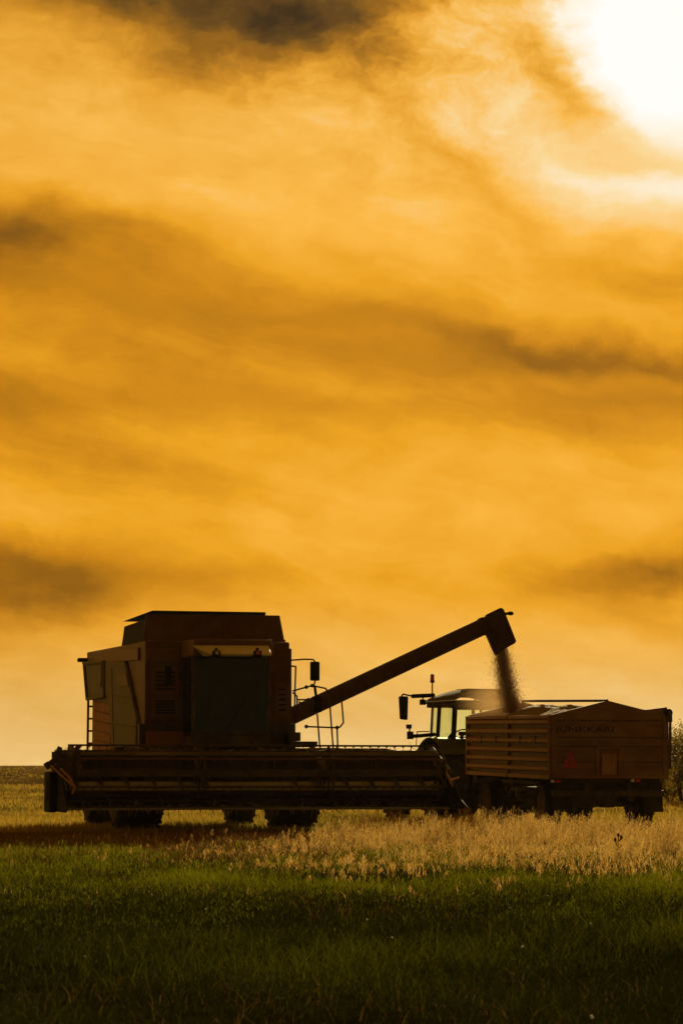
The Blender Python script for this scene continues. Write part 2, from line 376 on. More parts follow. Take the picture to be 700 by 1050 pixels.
# white flower heads in the meadow
M_PETAL = leafy('white_petals', (.6, .58, .5), (.75, .72, .62), .4, (1, 1, .9), .5, .02)
M_STEM = paint('flower_stem', (.04, .06, .015), (.06, .08, .02), .6)
fl = MB()
for k in range(26):
    th = math.acos(1 - 1.6 * (k + .5) / 26); ph = k * 2.4
    d = Vector((math.sin(th) * math.cos(ph), math.sin(th) * math.sin(ph), math.cos(th))); u = d.orthogonal().normalized() * .0055; w_ = d.cross(u)
    c = Vector((0, 0, .17))
    fl.add([c + d * .006 + u, c + d * .006 - u, c + d * .021 - u * .7 + w_, c + d * .021 + u * .7 + w_], [(0, 1, 2, 3)])
fl.ball((0, 0, .17), .012, 10, 6)
spots = [(115, 886), (322, 880), (428, 898), (446, 899), (486, 903), (560, 905), (571, 899), (494, 890), (663, 922), (608, 936), (330, 985), (205, 896), (38, 905), (251, 906), (372, 929), (402, 944), (90, 963), (606, 1024), (215, 918), (540, 951), (152, 902), (522, 914)]
proto = None
for (px, py) in spots:
    d = ray(px, py); Y = d.y * (CAM_H - .14) / -d.z; X = d.x * (CAM_H - .14) / -d.z
    z = float(gz(X, Y))
    if proto is None:
        f = fl.build('meadow_flower', M_PETAL); proto = f
        stem = MB().tube([(0, 0, -.02), (.004, 0, .08), (0, 0, .155)], .0025, 5).build('stem', M_STEM, f)
        me = f.data; a_ = me.attributes.new('tint', 'FLOAT', 'POINT'); a_.data.foreach_set('value', [.5] * len(me.vertices))
    else:
        f = proto.copy(); COL.objects.link(f); s2 = stem.copy(); COL.objects.link(s2); s2.parent = f
    f.location = (X, Y, z); f.rotation_euler = (R(rnd.uniform(20, 60)), 0, R(rnd.uniform(-40, 40))); f.scale = (rnd.uniform(.3, .45),) * 3
    f.rotation_euler = (R(rnd.uniform(5, 25)), 0, rnd.uniform(-3, 3))
    tag(f, 'small white flower head dotted in the dark green meadow grass', 'flower', 'white flowers in the meadow')

# ------------------------------------------------------------------ wheels
def wheel(parent, c, rad, width, rim_r, lugs=18, lug_h=.03, rim_mat=None, name='wheel'):
    """tyre ring with tread bars, dished rim and hub, axle along x"""
    w = width / 2
    root = bpy.data.objects.new(name, None); COL.objects.link(root); root.parent = parent; root.location = c
    ro = rad - lug_h
    prof = [(rim_r, -w * .78), (rim_r + .3 * (ro - rim_r), -w), (rim_r + .75 * (ro - rim_r), -w * .98), (ro - .02, -w * .82), (ro, -w * .55), (ro, w * .55), (ro - .02, w * .82), (rim_r + .75 * (ro - rim_r), w * .98), (rim_r + .3 * (ro - rim_r), w), (rim_r, w * .78)]
    t = MB().lathe(prof, (0, 0, 0), 44)
    for k in range(lugs):
        for sd in (-1, 1):
            a = 2 * math.pi * (k + (.5 if sd > 0 else 0)) / lugs; b = a + .5 * 2 * math.pi / lugs
            pts = []
            for (ang, x0) in ((a, sd * .02), (b, sd * w * .95)):
                for dr in (-.03, lug_h):
                    for da in (-.035, .035):
                        r_ = ro + dr; pts.append((x0, r_ * math.cos(ang + da), r_ * math.sin(ang + da)))
            t.add(pts, [(0, 1, 3, 2), (4, 6, 7, 5), (0, 4, 5, 1), (2, 3, 7, 6), (0, 2, 6, 4), (1, 5, 7, 3)])
    t.build('tyre', M_RUBBER, root)
    r = MB().lathe([(rim_r * 1.0, -w * .8), (rim_r * 1.03, -w * .84), (rim_r * .9, -w * .6), (rim_r * .86, -.02), (.04, -.06), (.04, .06), (rim_r * .86, .02), (rim_r * .9, w * .6), (rim_r * 1.03, w * .84), (rim_r, w * .8)], (0, 0, 0), 36)
    r.cyl((-w * .45, 0, 0), (w * .45, 0, 0), rim_r * .28, None, 14)
    for k in range(8):
        a = 2 * math.pi * k / 8; r.cyl((-.1, rim_r * .5 * math.cos(a), rim_r * .5 * math.sin(a)), (.1, rim_r * .5 * math.cos(a), rim_r * .5 * math.sin(a)), .018, None, 6)
    r.build('rim', rim_mat or M_RIM, root)
    return root

# ================================================================== COMBINE
fc = Frame(223, 53.0, 13.5)
C = fc.p
comb = empty('combine_harvester', fc)
tag(comb, 'faded red combine harvester with wide header facing the camera, its unloading pipe swung out', 'combine harvester')
def P3(px, py, y): q = C(px, py, y); return (q.x, y, q.z)

XL, XR = -1.52, 1.42
# main body, side outline extruded across
prof = [(-.3, 1.0), (-.3, 3.72), (2.6, 3.76), (7.95, 3.86), (7.8, 2.80), (7.0, 2.72), (7.0, 1.35), (5.6, .95), (1.2, .85)]
body = MB().prism(prof, 'x', XL, XR).build('body', M_RED_DARK, comb, .03)
# panels of the right-hand side (seen at the left)
s = MB()
def sidepoly(pts, mat, name, off, bevel=.01, th=.05, label=None):
    q = [fc.side(px, py, XL) for (px, py) in pts]
    return MB().prism([(v.y, v.z) for v in q], 'x', XL - off, XL - off - th).build(name, mat, comb, bevel, label)
sidepoly([(100, 668), (144, 664), (144, 677), (99, 680)], M_RED, 'upper_panel', .002)
gp = sidepoly([(112, 679), (131, 678), (144, 737), (143, 764), (118, 768), (116, 720), (112, 712)], M_GREY, 'side_panel', .002, .02, .08, 'grey side panel with a slanted front edge')
dk = sidepoly([(90, 681), (111.5, 679.5), (111.5, 713), (93, 716)], M_DARK, 'engine_grille', .002, .01, .06, 'dark square air grille')
sl = MB()
for k in range(5):
    y0 = 719 + k * 10
    q = [fc.side(a, b, XL) for (a, b) in ((97.5, y0), (115.5, y0 + 4), (115.5, y0 + 13), (97.5, y0 + 9.0))]
    sl.prism([(v.y, v.z) for v in q], 'x', XL - .002, XL - .03 - .02 * (k % 2))
sl.build('slatted_panel', M_RUST, comb, .008, 'rust orange slatted lower panel')
hatch = [fc.side(px, py, XL) for (px, py) in ((126, 690), (134, 690), (136.5, 703), (128, 705))]
MB().prism([(v.y, v.z) for v in hatch], 'x', XL - .083, XL - .1).build('hatch', M_RED_DARK, gp, .01)
for (p0, p1) in (((119, 685), (121, 765)), ((114, 711), (141, 716)), ((117, 741), (143, 745))):
    u, v = fc.side(*p0, XL), fc.side(*p1, XL); MB().tube([(XL - .08, u.y, u.z), (XL - .08, v.y, v.z)], .02, 6).build('panel_seam', M_DARK, gp)
q = fc.side(109, 693, XL); gm = MB(); gm.cyl((XL - .06, q.y, q.z), (XL - .14, q.y, q.z), .28, .22, 18)
gm.build('dust_screen', M_GREY, dk)
q = fc.side(93, 717, XL); gm = MB().tube([(XL - .1, fc.side(90, 680, XL).y, fc.side(90, 680, XL).z), (XL - .1, fc.side(111, 678.6, XL).y, fc.side(111, 678.6, XL).z)], .03)
fr_ = []
for a, b in (((90, 681), (111, 679)), ((111, 679), (111, 714)), ((111, 714), (93, 717)), ((93, 717), (90, 681))):
    u, v = fc.side(*a, XL), fc.side(*b, XL); gm.tube([(XL - .08, u.y, u.z), (XL - .08, v.y, v.z)], .035)
gm.build('grille_frame', M_GREY, dk)
# hood spike, rear rail and ladder
rl = MB()
yb = 8.05
for xx in (XL + .05, XL + .5):
    rl.tube([(xx, yb, 1.4), (xx + .0, yb - .05, 2.78)], .028)
for k in range(5): rl.tube([(XL + .05, yb - .01 * k, 1.5 + .28 * k), (XL + .5, yb - .01 * k, 1.5 + .28 * k)], .022)
rl.tube([(XL + .27, yb, 1.5), (XL + .27, 7.0, 1.4)], .03); rl.tube([(XL + .27, 8.0, 2.5), (XL + .27, 7.0, 2.5)], .03)
rl.build('rear_ladder', M_DARK, comb)
MB().box((XL - .05, 8.0, 3.68), (.3, .22, .09)).build('rear_bracket', M_BLACK, comb, .02)

# grain tank with lid
tf, tr_ = .2, 3.05
a = C(147, 664, tf).x; b = C(292, 664, tf).x; at1 = C(150, 631, tf); bt1 = C(287, 631, tf)
zt, zl = bt1.z, 3.74
g = MB()
wl = .04; dz = .11
lt = at1.x
g.hexa([(a, tf, zl), (b, tf, zl), (b, tf + wl, zl), (a, tf + wl, zl), (lt, tf + .02, zt), (bt1.x, tf + .02, zt), (bt1.x, tf + .06, zt), (lt, tf + .06, zt)])
g.hexa([(a, tr_, zl), (b, tr_, zl), (b, tr_ + wl, zl), (a, tr_ + wl, zl), (lt, tr_, zt - dz - .06), (bt1.x, tr_, zt - dz - .06), (bt1.x, tr_ + wl, zt - dz - .06), (lt, tr_ + wl, zt - dz - .06)])
g.span((bt1.x - .1, tr_ - .04, zt - dz - .1), (bt1.x - .04, tr_, zt)); g.span((lt + .9, tr_ - .04, zt - dz - .1), (lt + .96, tr_, zt))
g.hexa([(b - wl, tf + .04, zl), (b, tf + .04, zl), (b, tr_, zl), (b - wl, tr_, zl), (bt1.x - wl, tf + .06, zt), (bt1.x, tf + .06, zt), (bt1.x, tr_, zt), (bt1.x - wl, tr_, zt)])
tank = g.build('grain_tank', M_RED_DARK, comb, .01)
g = MB()
g.hexa([(a, tf + .04, zl), (a + wl, tf + .04, zl), (a + wl, tr_, zl), (a, tr_, zl), (lt, tf + .06, zt - dz), (lt + wl, tf + .06, zt - dz), (lt + wl, tr_, zt - dz), (lt, tr_, zt - dz)])
g.build('tank_side_flap', M_BLACK, tank)
g = MB()
r1 = C(272, 628, tf).x
g.hexa([(lt - .02, tf - .05, zt + .003), (r1, tf - .05, zt + .003), (r1 + .1, tr_ + .1, zt + .003), (lt - .02, tr_ + .1, zt + .003), (lt + .12, tf - .02, zt + .06), (r1, tf - .02, zt + .06), (r1, tr_, zt + .06), (lt + .12, tr_, zt + .06)])
g.build('tank_lid', M_BLACK, tank)
# body front panels beside the cab
def front(pts, y, th, mat, name, par=None, bevel=.012, label=None):
    q = [C(px, py, y) for (px, py) in pts]
    return MB().prism([(v.x, v.z) for v in q], 'y', y, y + th).build(name, mat, par or comb, bevel, label)
front([(149, 667), (196, 667), (196, 740), (149, 738)], -.36, .055, M_RED_DARK, 'front_panel')
front([(150, 665), (185, 665), (185, 679), (150, 679)], -.40, .035, M_RED, 'front_cover')
front([(276, 665), (299, 665), (299, 758), (276, 758)], -.36, .055, M_RED_DARK, 'front_panel')
lowp = front([(143, 742), (303, 742), (303, 771), (143, 771)], -.52, .2, M_DARK, 'front_deck')
front([(150, 750), (192, 750), (192, 766), (150, 766)], -.56, .035, M_RUST, 'step_panel', None, .01)
# marker stripes: a few bolts / hinges on the tank and panels
for (px, py) in ((155, 670), (155, 700), (155, 730), (190, 700), (190, 730), (282, 690), (282, 730), (294, 700)):
    q = C(px, py, -.37); MB().cyl((q.x, -.362, q.z), (q.x, -.40, q.z), .03, .02, 8).build('panel_latch', M_DARK, comb)

# pressed ribs and seams of the tank front, vents and covers on the front panels
rb = MB()
for f_ in (.16, .36, .58, .8):
    x0, x1 = a + (b - a) * f_, lt + (bt1.x - lt) * f_
    rb.hexa([(x0 - .035, tf - .02, zl + .06), (x0 + .035, tf - .02, zl + .06), (x0 + .035, tf + .001, zl + .06), (x0 - .035, tf + .001, zl + .06), (x1 - .035, tf, zt - .08), (x1 + .035, tf, zt - .08), (x1 + .035, tf + .021, zt - .08), (x1 - .035, tf + .021, zt - .08)])
rb.span((a - .01, tf - .03, zl - .005), (b + .01, tf - .002, zl + .05))
rb.build('tank_rib', M_RED_DARK, tank, .006)
for (x0, y0, x1, y1) in ((155, 684, 184, 712), (155, 715, 184, 735), (282, 700, 297, 735)):
    p0, p1 = C(x0, y1, -.38), C(x1, y0, -.38)
    cv = MB().span((p0.x, -.375, p0.z), (p1.x, -.361, p1.z)).build('cover_plate', M_RED, comb, .006)
    vt = MB()
    for k in range(5):
        zz_ = p0.z + (p1.z - p0.z) * (.2 + .15 * k); vt.span((p0.x + .08, -.381, zz_ - .018), (p1.x - .08, -.3752, zz_ + .018))
    vt.build('vent', M_BLACK, cv)
hz = MB()
q0, q1 = C(187, 742, -.42), C(187, 690, -.42)
hz.tube([(q0.x, -.4, q0.z), (q0.x + .02, -.44, (q0.z + q1.z) / 2), (q1.x, -.4, q1.z)], .02); hz.tube([(q0.x + .07, -.4, q0.z), (q0.x + .1, -.45, (q0.z + q1.z) / 2), (q1.x + .06, -.4, q1.z)], .015)
hz.build('hydraulic_hose', M_BLACK, comb)

# cab
cy, cb = -1.55, -.4
cl, cr = C(197, 700, cy).x, C(277, 700, cy).x
zb, ztop = C(230, 755, cy).z, C(230, 673, cy).z
cab = MB()
cab.span((cl, cy, zb - .22), (cr, cb, zb))                      # floor
pw = .07
for xx in (cl + pw / 2, cr - pw / 2):
    cab.span((xx - pw / 2, cy, zb), (xx + pw / 2, cy + pw, ztop)); cab.span((xx - pw / 2, cb - pw, zb), (xx + pw / 2, cb, ztop))
cab.span((cl, cy + .001, zb), (cr, cy + .06, zb + .1))
cab.span((cl, cb - .05, zb), (cr, cb, ztop))
cabo = cab.build('cab', M_DARK, comb, .015)
rf = MB()
# roof and the pale visor that leans out over the windscreen
rf.hexa([(cl - .0, cy - .12, ztop), (cr + .05, cy - .12, ztop), (cr + .04, cb, ztop), (cl - .04, cb, ztop), (cl + .02, cy - .09, ztop + .33), (cr + .02, cy - .09, ztop + .33), (cr, cb, ztop + .36), (cl, cb, ztop + .36)])
roof = rf.build('cab_roof', M_RED_DARK, cabo, .03)
v1, v2, v3, v4 = [C(px, py, cy - .16) for (px, py) in ((194, 663), (276, 663), (273.5, 672), (210, 671.5))]
v5, v6 = [C(px, 676, cy - .3) for px in (276, 211)]
vis = MB().hexa([(v4.x, cy - .62, v4.z - .03), (v3.x, cy - .62, v3.z - .03), (v3.x, cy - .11, v3.z - .03), (v4.x - .02, cy - .11, v4.z - .03), (v4.x, cy - .60, v4.z + .01), (v3.x, cy - .60, v3.z + .01), (v2.x, cy - .11, v2.z + .03), (v1.x + .07, cy - .11, v1.z + .03)])
vis = vis.build('visor', M_CREAM, cabo, .015, 'pale cream visor above the windscreen')
for (px, mt) in ((222, M_LAMPGLASS), (264, M_AMBER)):
    q = C(px, 669.5, cy - .66); w = MB(); w.box((q.x, cy - .66, q.z), (.15, .1, .09)); w.box((q.x, cy - .62, q.z - .06), (.2, .16, .03)); w.cyl((q.x, cy - .64, q.z + .03), (q.x, cy - .64, q.z + .10), .03)
    wo = w.build('work_light', M_BLACK, cabo, .015)
    MB().cyl((q.x, cy - .711, q.z), (q.x, cy - .718, q.z), .036, None, 12).build('lens', mt, wo)
MB().span((cl + pw, cy + .015, zb + .1), (cr - pw, cy + .03, ztop)).build('windscreen', M_SCREEN, cabo)
for xx in (cl + .012, cr - .03): MB().span((xx, cy + pw, zb), (xx + .015, cb - pw, ztop)).build('side_window', M_SCREEN, cabo)
st = MB(); xm = (cl + cr) / 2
st.box((xm, cy + .75, zb + .42), (.5, .5, .12)); st.box((xm, cy + .98, zb + .8), (.48, .12, .7), (.15, 0, 0)); st.box((xm, cy + .75, zb + .18), (.3, .3, .36))
st.build('seat', M_SEAT, cabo, .04)
sw = MB(); sw.cyl((xm, cy + .18, zb), (xm, cy + .36, zb + .62), .05)
for k in range(16):
    a0, a1 = 2 * math.pi * k / 16, 2 * math.pi * (k + 1) / 16
    sw.cyl((xm + .2 * math.cos(a0), cy + .36 - .08 * math.sin(a0), zb + .64 + .17 * math.sin(a0)), (xm + .2 * math.cos(a1), cy + .36 - .08 * math.sin(a1), zb + .64 + .17 * math.sin(a1)), .016, None, 6)
sw.build('steering_wheel', M_BLACK, cabo)
wp = MB().tube([(xm - .1, cy - .01, zb + .1), (xm + .28, cy - .012, zb + .72)], .012, 6); wp.build('wiper', M_BLACK, cabo)
# mirrors
def mirror_c(px0, px1, py0, py1, y, arm):
    a, b = C(px0, py1, y), C(px1, py0, y)
    m = MB().span((a.x, y - .04, a.z), (b.x, y + .04, b.z)); o = m.build('mirror', M_BLACK, comb, .025)
    MB().tube([P3(p[0], p[1], y) for p in arm], .016, 7).build('mirror_arm', M_DARK, o)
mirror_c(318, 327.5, 678.5, 698, -1.2, [(296, 677.2), (312, 676), (321, 676.3), (323.5, 679)])
mirror_c(169, 176, 683, 702, -1.2, [(195, 678), (180, 679), (173, 684)])
# handrails, platform and ladder at the left side of the machine
hr = MB(); y = -.75
for ln in ([(298, 683), (303.2, 683.4), (302.5, 705), (302, 728)], [(300, 708.5), (320, 703), (334, 706), (336.5, 711), (337, 720)], [(300, 710), (304.5, 714), (304.6, 727)], [(323, 698), (322, 702), (320, 703)],
           [(305, 717.5), (318, 717.5)], [(306, 719.5), (310, 721.5), (314, 721)],
           [(325.2, 732), (327.8, 766)], [(338, 720), (339, 735), (341.5, 767)], [(350.3, 720), (352, 741), (348.5, 745.5), (345, 746.2), (313.5, 745)], [(345.5, 746.2), (346.3, 770)]):
    hr.tube([P3(p[0], p[1], y) for p in ln], .017, 7)
for (px, py) in ((314, 745), (345.5, 746), (320, 703), (316, 717.5), (314, 704.5)): hr.ball(P3(px, py, y), .04, 8, 6)
hr.build('handrail', M_DARK, comb)
pl = MB()
a, b = C(299, 766, y), C(321.5, 760.5, y); pl.span((a.x - .1, y - .35, a.z), (b.x, y + .5, b.z))
a, b = C(299, 760, y), C(306, 751, y); pl.span((a.x - .1, y - .2, a.z), (b.x, y + .3, b.z))
a, b = C(316, 769, y), C(345, 767, y); pl.span((a.x, y - .3, a.z), (b.x, y + .25, b.z))
pl.build('platform', M_DARK, comb, .01)
ld = MB()
pa, pb = C(333, 770, y), C(333, 815, y)
for s_ in (-.2, .2): ld.tube([(pa.x, y + s_, pa.z), (pa.x + .05, y + s_, .55)], .025)
for k in range(4): ld.box((pa.x + .025, y, .62 + .27 * k), (.12, .4, .03))
ld.build('ladder', M_DARK, comb)
wl_ = MB(); q = C(325.5, 722, y - .1); wl_.box((q.x, y - .05, q.z), (.15, .22, .32)); wl_.tube([(q.x, y, q.z + .1), P3(322.5, 703, y)], .03)
wl_.build('side_lamp', M_BLACK, comb, .03)

# unloading auger: from the tank side out to a hood over the trailer (swung slightly backwards)
ya0, ya1 = 1.0, 4.0
s0 = Vector(P3(292, 737.5, ya0 + .1)); 
# the far end is found on the plane through the trailer's load
e = at(507.5, 636.6, 58.3); e = fc.inv @ e
ax = (e - s0).normalized(); s0 = s0 - ax * .5
au = MB().cyl(s0, e, .178, .186, 20)
for t in (.08, .945):
    p = s0.lerp(e, t); au.cyl(p - ax * .03, p + ax * .03, .205, None, 20)
auger = au.build('unloading_auger', M_PIPE, comb)
MB().ball(s0, .26, 14, 10).cyl(s0, (s0.x, s0.y, s0.z - 1.2), .24, .26, 14).build('auger_elbow', M_DARK, auger)
def E(px, py): return fc.inv @ at(px, py, 58.3)
# hood: side outline in the plane of the pipe, 0.42 m thick
out = [E(*p) for p in ((497, 631), (512.5, 623.5), (515.5, 625), (528.5, 658), (527, 660), (519.5, 664), (508, 672), (505, 667), (497.5, 650))]
nrm = (out[1] - out[0]).cross(out[4] - out[0]).normalized()
n = len(out); vs = [p + nrm * .2 for p in out] + [p - nrm * .2 for p in out]
MB().add(vs, [tuple(range(n)), tuple(range(n, 2 * n))[::-1]] + [(k, (k + 1) % n, n + (k + 1) % n, n + k) for k in range(n)]).build('spout', M_PIPE, auger, .02)
lb = MB().tube([E(515, 628.5), E(519, 629.5), E(521, 628.8)], .03); q = E(523, 629); lb.ball(q, .058, 10, 8, (1.3, 1, .8)); lb.build('spout_lamp', M_BLACK, auger)

# wheels
wheel(comb, (-1.62, 0, .80), .80, .94, .36, 18, .026, M_RIM)
wheel(comb, (1.53, 0, .80), .80, .94, .36, 18, .026, M_RIM)
wheel(comb, (-1.78, 3.7, .62), .62, .66, .27, 16, .03, M_RIM)
wheel(comb, (1.2, 3.7, .62), .62, .56, .27, 16, .03, M_RIM)
MB().cyl((-1.3, 0, .8), (1.2, 0, .8), .16, None, 12).box((0, 0, .85), (1.1, .6, .5)).build('front_axle', M_DARK, comb)
MB().cyl((-1.7, 3.7, .62), (1.1, 3.7, .62), .1, None, 12).box((0, 3.7, .75), (.3, .3, .5)).build('rear_axle', M_DARK, comb)
# feeder house
MB().hexa([(-.7, -2.0, .45), (.7, -2.0, .45), (.7, -.3, 1.05), (-.7, -.3, 1.05), (-.7, -2.0, 1.15), (.7, -2.0, 1.15), (.7, -.3, 1.75), (-.7, -.3, 1.75)]).build('feeder_house', M_DARK, comb, .02)

# header
H0, H1 = -3.52, 3.9
hd = MB()
hd.span((H0, -2.12, .44), (H1, -2.06, 1.42))                    # back sheet
hd.span((H0, -2.2, 1.38), (H1, -2.0, 1.53))                     # top beam
hd.span((H0, -3.2, .42), (H1, -2.06, .46)); hd.span((H0, -2.3, .40), (H1, -2.0, .52))
hd.span((H0, -2.19, .86), (H1, -2.121, .93)); hd.span((H0, -2.17, 1.12), (H1, -2.121, 1.16))
for k in range(15):
    xx = H0 + .25 + k * .5; hd.span((xx - .025, -2.15, .53), (xx + .025, -2.121, 1.36))
head = hd.build('header', M_DARK, comb, .008)
hp = MB().hexa([(1.55, -2.0, 1.5), (3.3, -2.0, 1.5), (3.3, -1.7, 1.4), (1.55, -1.7, 1.4), (1.9, -1.95, 1.575), (3.0, -1.95, 1.575), (3.2, -1.75, 1.52), (1.6, -1.75, 1.52)]); hp.build('drive_shield', M_DARK, head)
kb = MB(); kb.span((H0, -3.3, .405), (H1, -3.2, .445))
for k in range(100):
    xx = H0 + .04 + k * (H1 - H0 - .08) / 99
    kb.add([(xx - .025, -3.301, .41), (xx + .025, -3.301, .41), (xx + .02, -3.301, .44), (xx - .02, -3.301, .44), (xx, -3.43, .42)], [(0, 1, 4), (1, 2, 4), (2, 3, 4), (3, 0, 4)])
kb.build('cutter_bar', M_STEEL, head)
sc_ = MB().cyl((H0 + .03, -2.62, .77), (H1 - .03, -2.62, .77), .17, None, 20)
def flight(x0, x1, sgn):
    nt_ = int(abs(x1 - x0) / .5 * 20); vs, fs = [], []
    for i in range(nt_ + 1):
        t = i / nt_; a = sgn * 2 * math.pi * t * abs(x1 - x0) / .5; x = x0 + (x1 - x0) * t
        for r_ in (.16, .29): vs.append((x, -2.62 + r_ * math.cos(a), .77 + r_ * math.sin(a)))
    for i in range(nt_): fs.append((2 * i, 2 * i + 1, 2 * i + 3, 2 * i + 2))
    return vs, fs
sc_.add(*flight(H0 + .1, -.5, 1)); sc_.add(*flight(H1 - .1, .7, -1))
sc_.build('auger_screw', M_STEEL, head)
# end sheets with divider points
for (xx, sg) in ((H0, -1), (H1, 1)):
    e_ = MB().prism([(-2.0, .38), (-2.0, 1.5), (-2.5, 1.42), (-3.2, 1.02), (-3.75, .78), (-4.05, .5), (-3.9, .37)], 'x', xx, xx + sg * .05)
    eo = e_.build('end_sheet', M_BLACK, head, .01)
    d_ = MB().add([(xx, -3.7, .38), (xx + sg * .13, -3.55, .38), (xx + sg * .12, -3.5, .66), (xx, -3.55, .74), (xx + sg * .05, -4.45, .43)], [(0, 1, 4), (1, 2, 4), (2, 3, 4), (3, 0, 4), (0, 3, 2, 1)])
    d_.build('crop_divider', M_BLACK, head)
    b_ = MB().span((xx + sg * .055, -2.9, .36), (xx + sg * .2, -2.1, 1.12)); b_.cyl((xx + sg * .06, -2.55, .8), (xx + sg * .22, -2.55, .8), .24, None, 18)
    b_.build('drive_guard', M_BLACK, head, .03)
# left-hand end: folded crop lifter arm and rods
yl = -3.6
lf = MB()
lf.tube([P3(61, 768, yl), P3(63, 775, yl), P3(49, 785, yl)], .045); lf.tube([P3(49, 785, yl), P3(60, 776, yl), P3(71, 786, yl), P3(81, 764, yl)], .05)
lf.tube([P3(61, 770, yl), P3(70, 780, yl), P3(62, 795, yl)], .055); lf.tube([P3(70, 784, yl), P3(79, 768, yl), P3(79, 796, yl)], .05); lf.tube([P3(54, 790, yl), P3(66, 782, yl), P3(76, 790, yl)], .06)
lf.box(P3(61, 768.5, yl), (.09, .08, .1), (0, .4, 0)); lf.box(P3(49, 785, yl), (.1, .08, .13), (0, -.6, 0)); lf.box(P3(70, 787, yl), (.2, .1, .16), (0, .5, 0)); lf.box(P3(80, 778, yl), (.1, .1, .26))
lf.tube([P3(56, 776, yl), P3(54, 773, yl)], .02); lf.tube([P3(66, 775, yl), P3(69, 771.5, yl)], .02)
lf.build('divider_arm', M_DARK, head, .01)
ro_ = MB().tube([P3(52, 785, yl - .12), P3(64, 796, yl - .15), P3(77, 808, yl - .12), P3(74, 814, yl - .12)], .02, 7); ro_.tube([P3(62, 788, yl - .1), P3(71, 797, yl - .12), P3(77, 808, yl - .12)], .024, 7)
ro_.build('divider_rod', M_ROD, head)
ro2 = MB().tube([P3(456, 790, -3.4), P3(461, 800, -3.5), P3(466, 810, -3.5), P3(463, 818, -3.4)], .022, 7); ro2.tube([P3(461, 800, -3.5), P3(470, 797, -3.3)], .02, 7)
ro2.build('divider_rod', M_ROD, head)

st_ = MB()
for _ in range(420):
    xx = rnd.uniform(H0 + .1, H1 - .1); where = rnd.random()
    p = Vector((xx, rnd.uniform(-2.2, -2.0), 1.535)) if where < .35 else Vector((xx, rnd.uniform(-3.2, -2.3), .475)) if where < .75 else Vector((xx, -3.3, rnd.uniform(.40, .46)))
    d = Vector((rnd.gauss(0, 1), rnd.gauss(0, .6), rnd.gauss(0, .35))).normalized() * rnd.uniform(.06, .2)
    if where > .75: d = Vector((d.x * .5, -abs(d.y), -abs(d.z) - .05))
    st_.cyl(p, p + d, .006, .004, 4)
so_ = st_.build('caught_straw', M_STRAW, head); so_['kind'] = 'stuff'
# reel
ry, rz_, rr = -3.05, 1.09, .52
reel = MB().cyl((H0 + .1, ry, rz_), (H1 - .1, ry, rz_), .07, None, 14).build('reel', M_DARK, comb)
nb = 6
for k in range(nb):
    a = math.pi / 2 + 2 * math.pi * k / nb
    by, bz = ry + rr * math.cos(a), rz_ + rr * math.sin(a)
    t = MB().cyl((H0 + .12, by, bz), (H1 - .12, by, bz), .018, None, 8)
    for j in range(44):
        xx = H0 + .2 + j * (H1 - H0 - .4) / 43
        t.cyl((xx, by, bz), (xx, by + .04, bz - .2), .005, .003, 4)
        t.box((xx, by, bz - .012), (.03, .045, .045))
    t.build('tine_bar', M_RED_DARK if k % 3 == 1 else M_DARK, reel)
    if k in (1, 2, 4, 5):
        pass
bt = MB()
for k in range(nb):
    a = math.pi / 2 + 2 * math.pi * (k + .5) / nb
    by, bz = ry + rr * .8 * math.cos(a), rz_ + rr * .8 * math.sin(a)
    bt.box((0.13, by, bz), (H1 - H0 - .3, .02, .13), (a, 0, 0))
bt.build('reel_bat', M_DARK, reel)
for xx in (H0 + .14, H0 + 2.6, H0 + 5.1, H1 - .14):
    sp_ = MB()
    for k in range(nb):
        a = math.pi / 2 + 2 * math.pi * k / nb; b2 = a + 2 * math.pi / nb
        p0 = (xx, ry + rr * math.cos(a), rz_ + rr * math.sin(a)); p1 = (xx, ry + rr * math.cos(b2), rz_ + rr * math.sin(b2))
        sp_.cyl((xx, ry, rz_), p0, .022, None, 6); sp_.cyl(p0, p1, .016, None, 6)
    sp_.cyl((xx - .03, ry, rz_), (xx + .03, ry, rz_), .13, None, 14)
    sp_.build('reel_spider', M_DARK, reel)
for (px, wd) in ((79, .1), (207, .08), (328, .16), (452, .1)):
    xx = C(px, 780, -2.6).x
    am = MB().hexa([(xx - wd / 2, -3.15, 1.0), (xx + wd / 2, -3.15, 1.0), (xx + wd / 2, -1.9, 1.3), (xx - wd / 2, -1.9, 1.3), (xx - wd / 2, -3.15, 1.16), (xx + wd / 2, -3.15, 1.16), (xx + wd / 3, -1.9, 1.62), (xx - wd / 3, -1.9, 1.62)])
    am.cyl((xx, -2.0, .9), (xx, -2.9, 1.12), .05, None, 10)
    am.build('reel_arm', M_DARK, comb, .01)

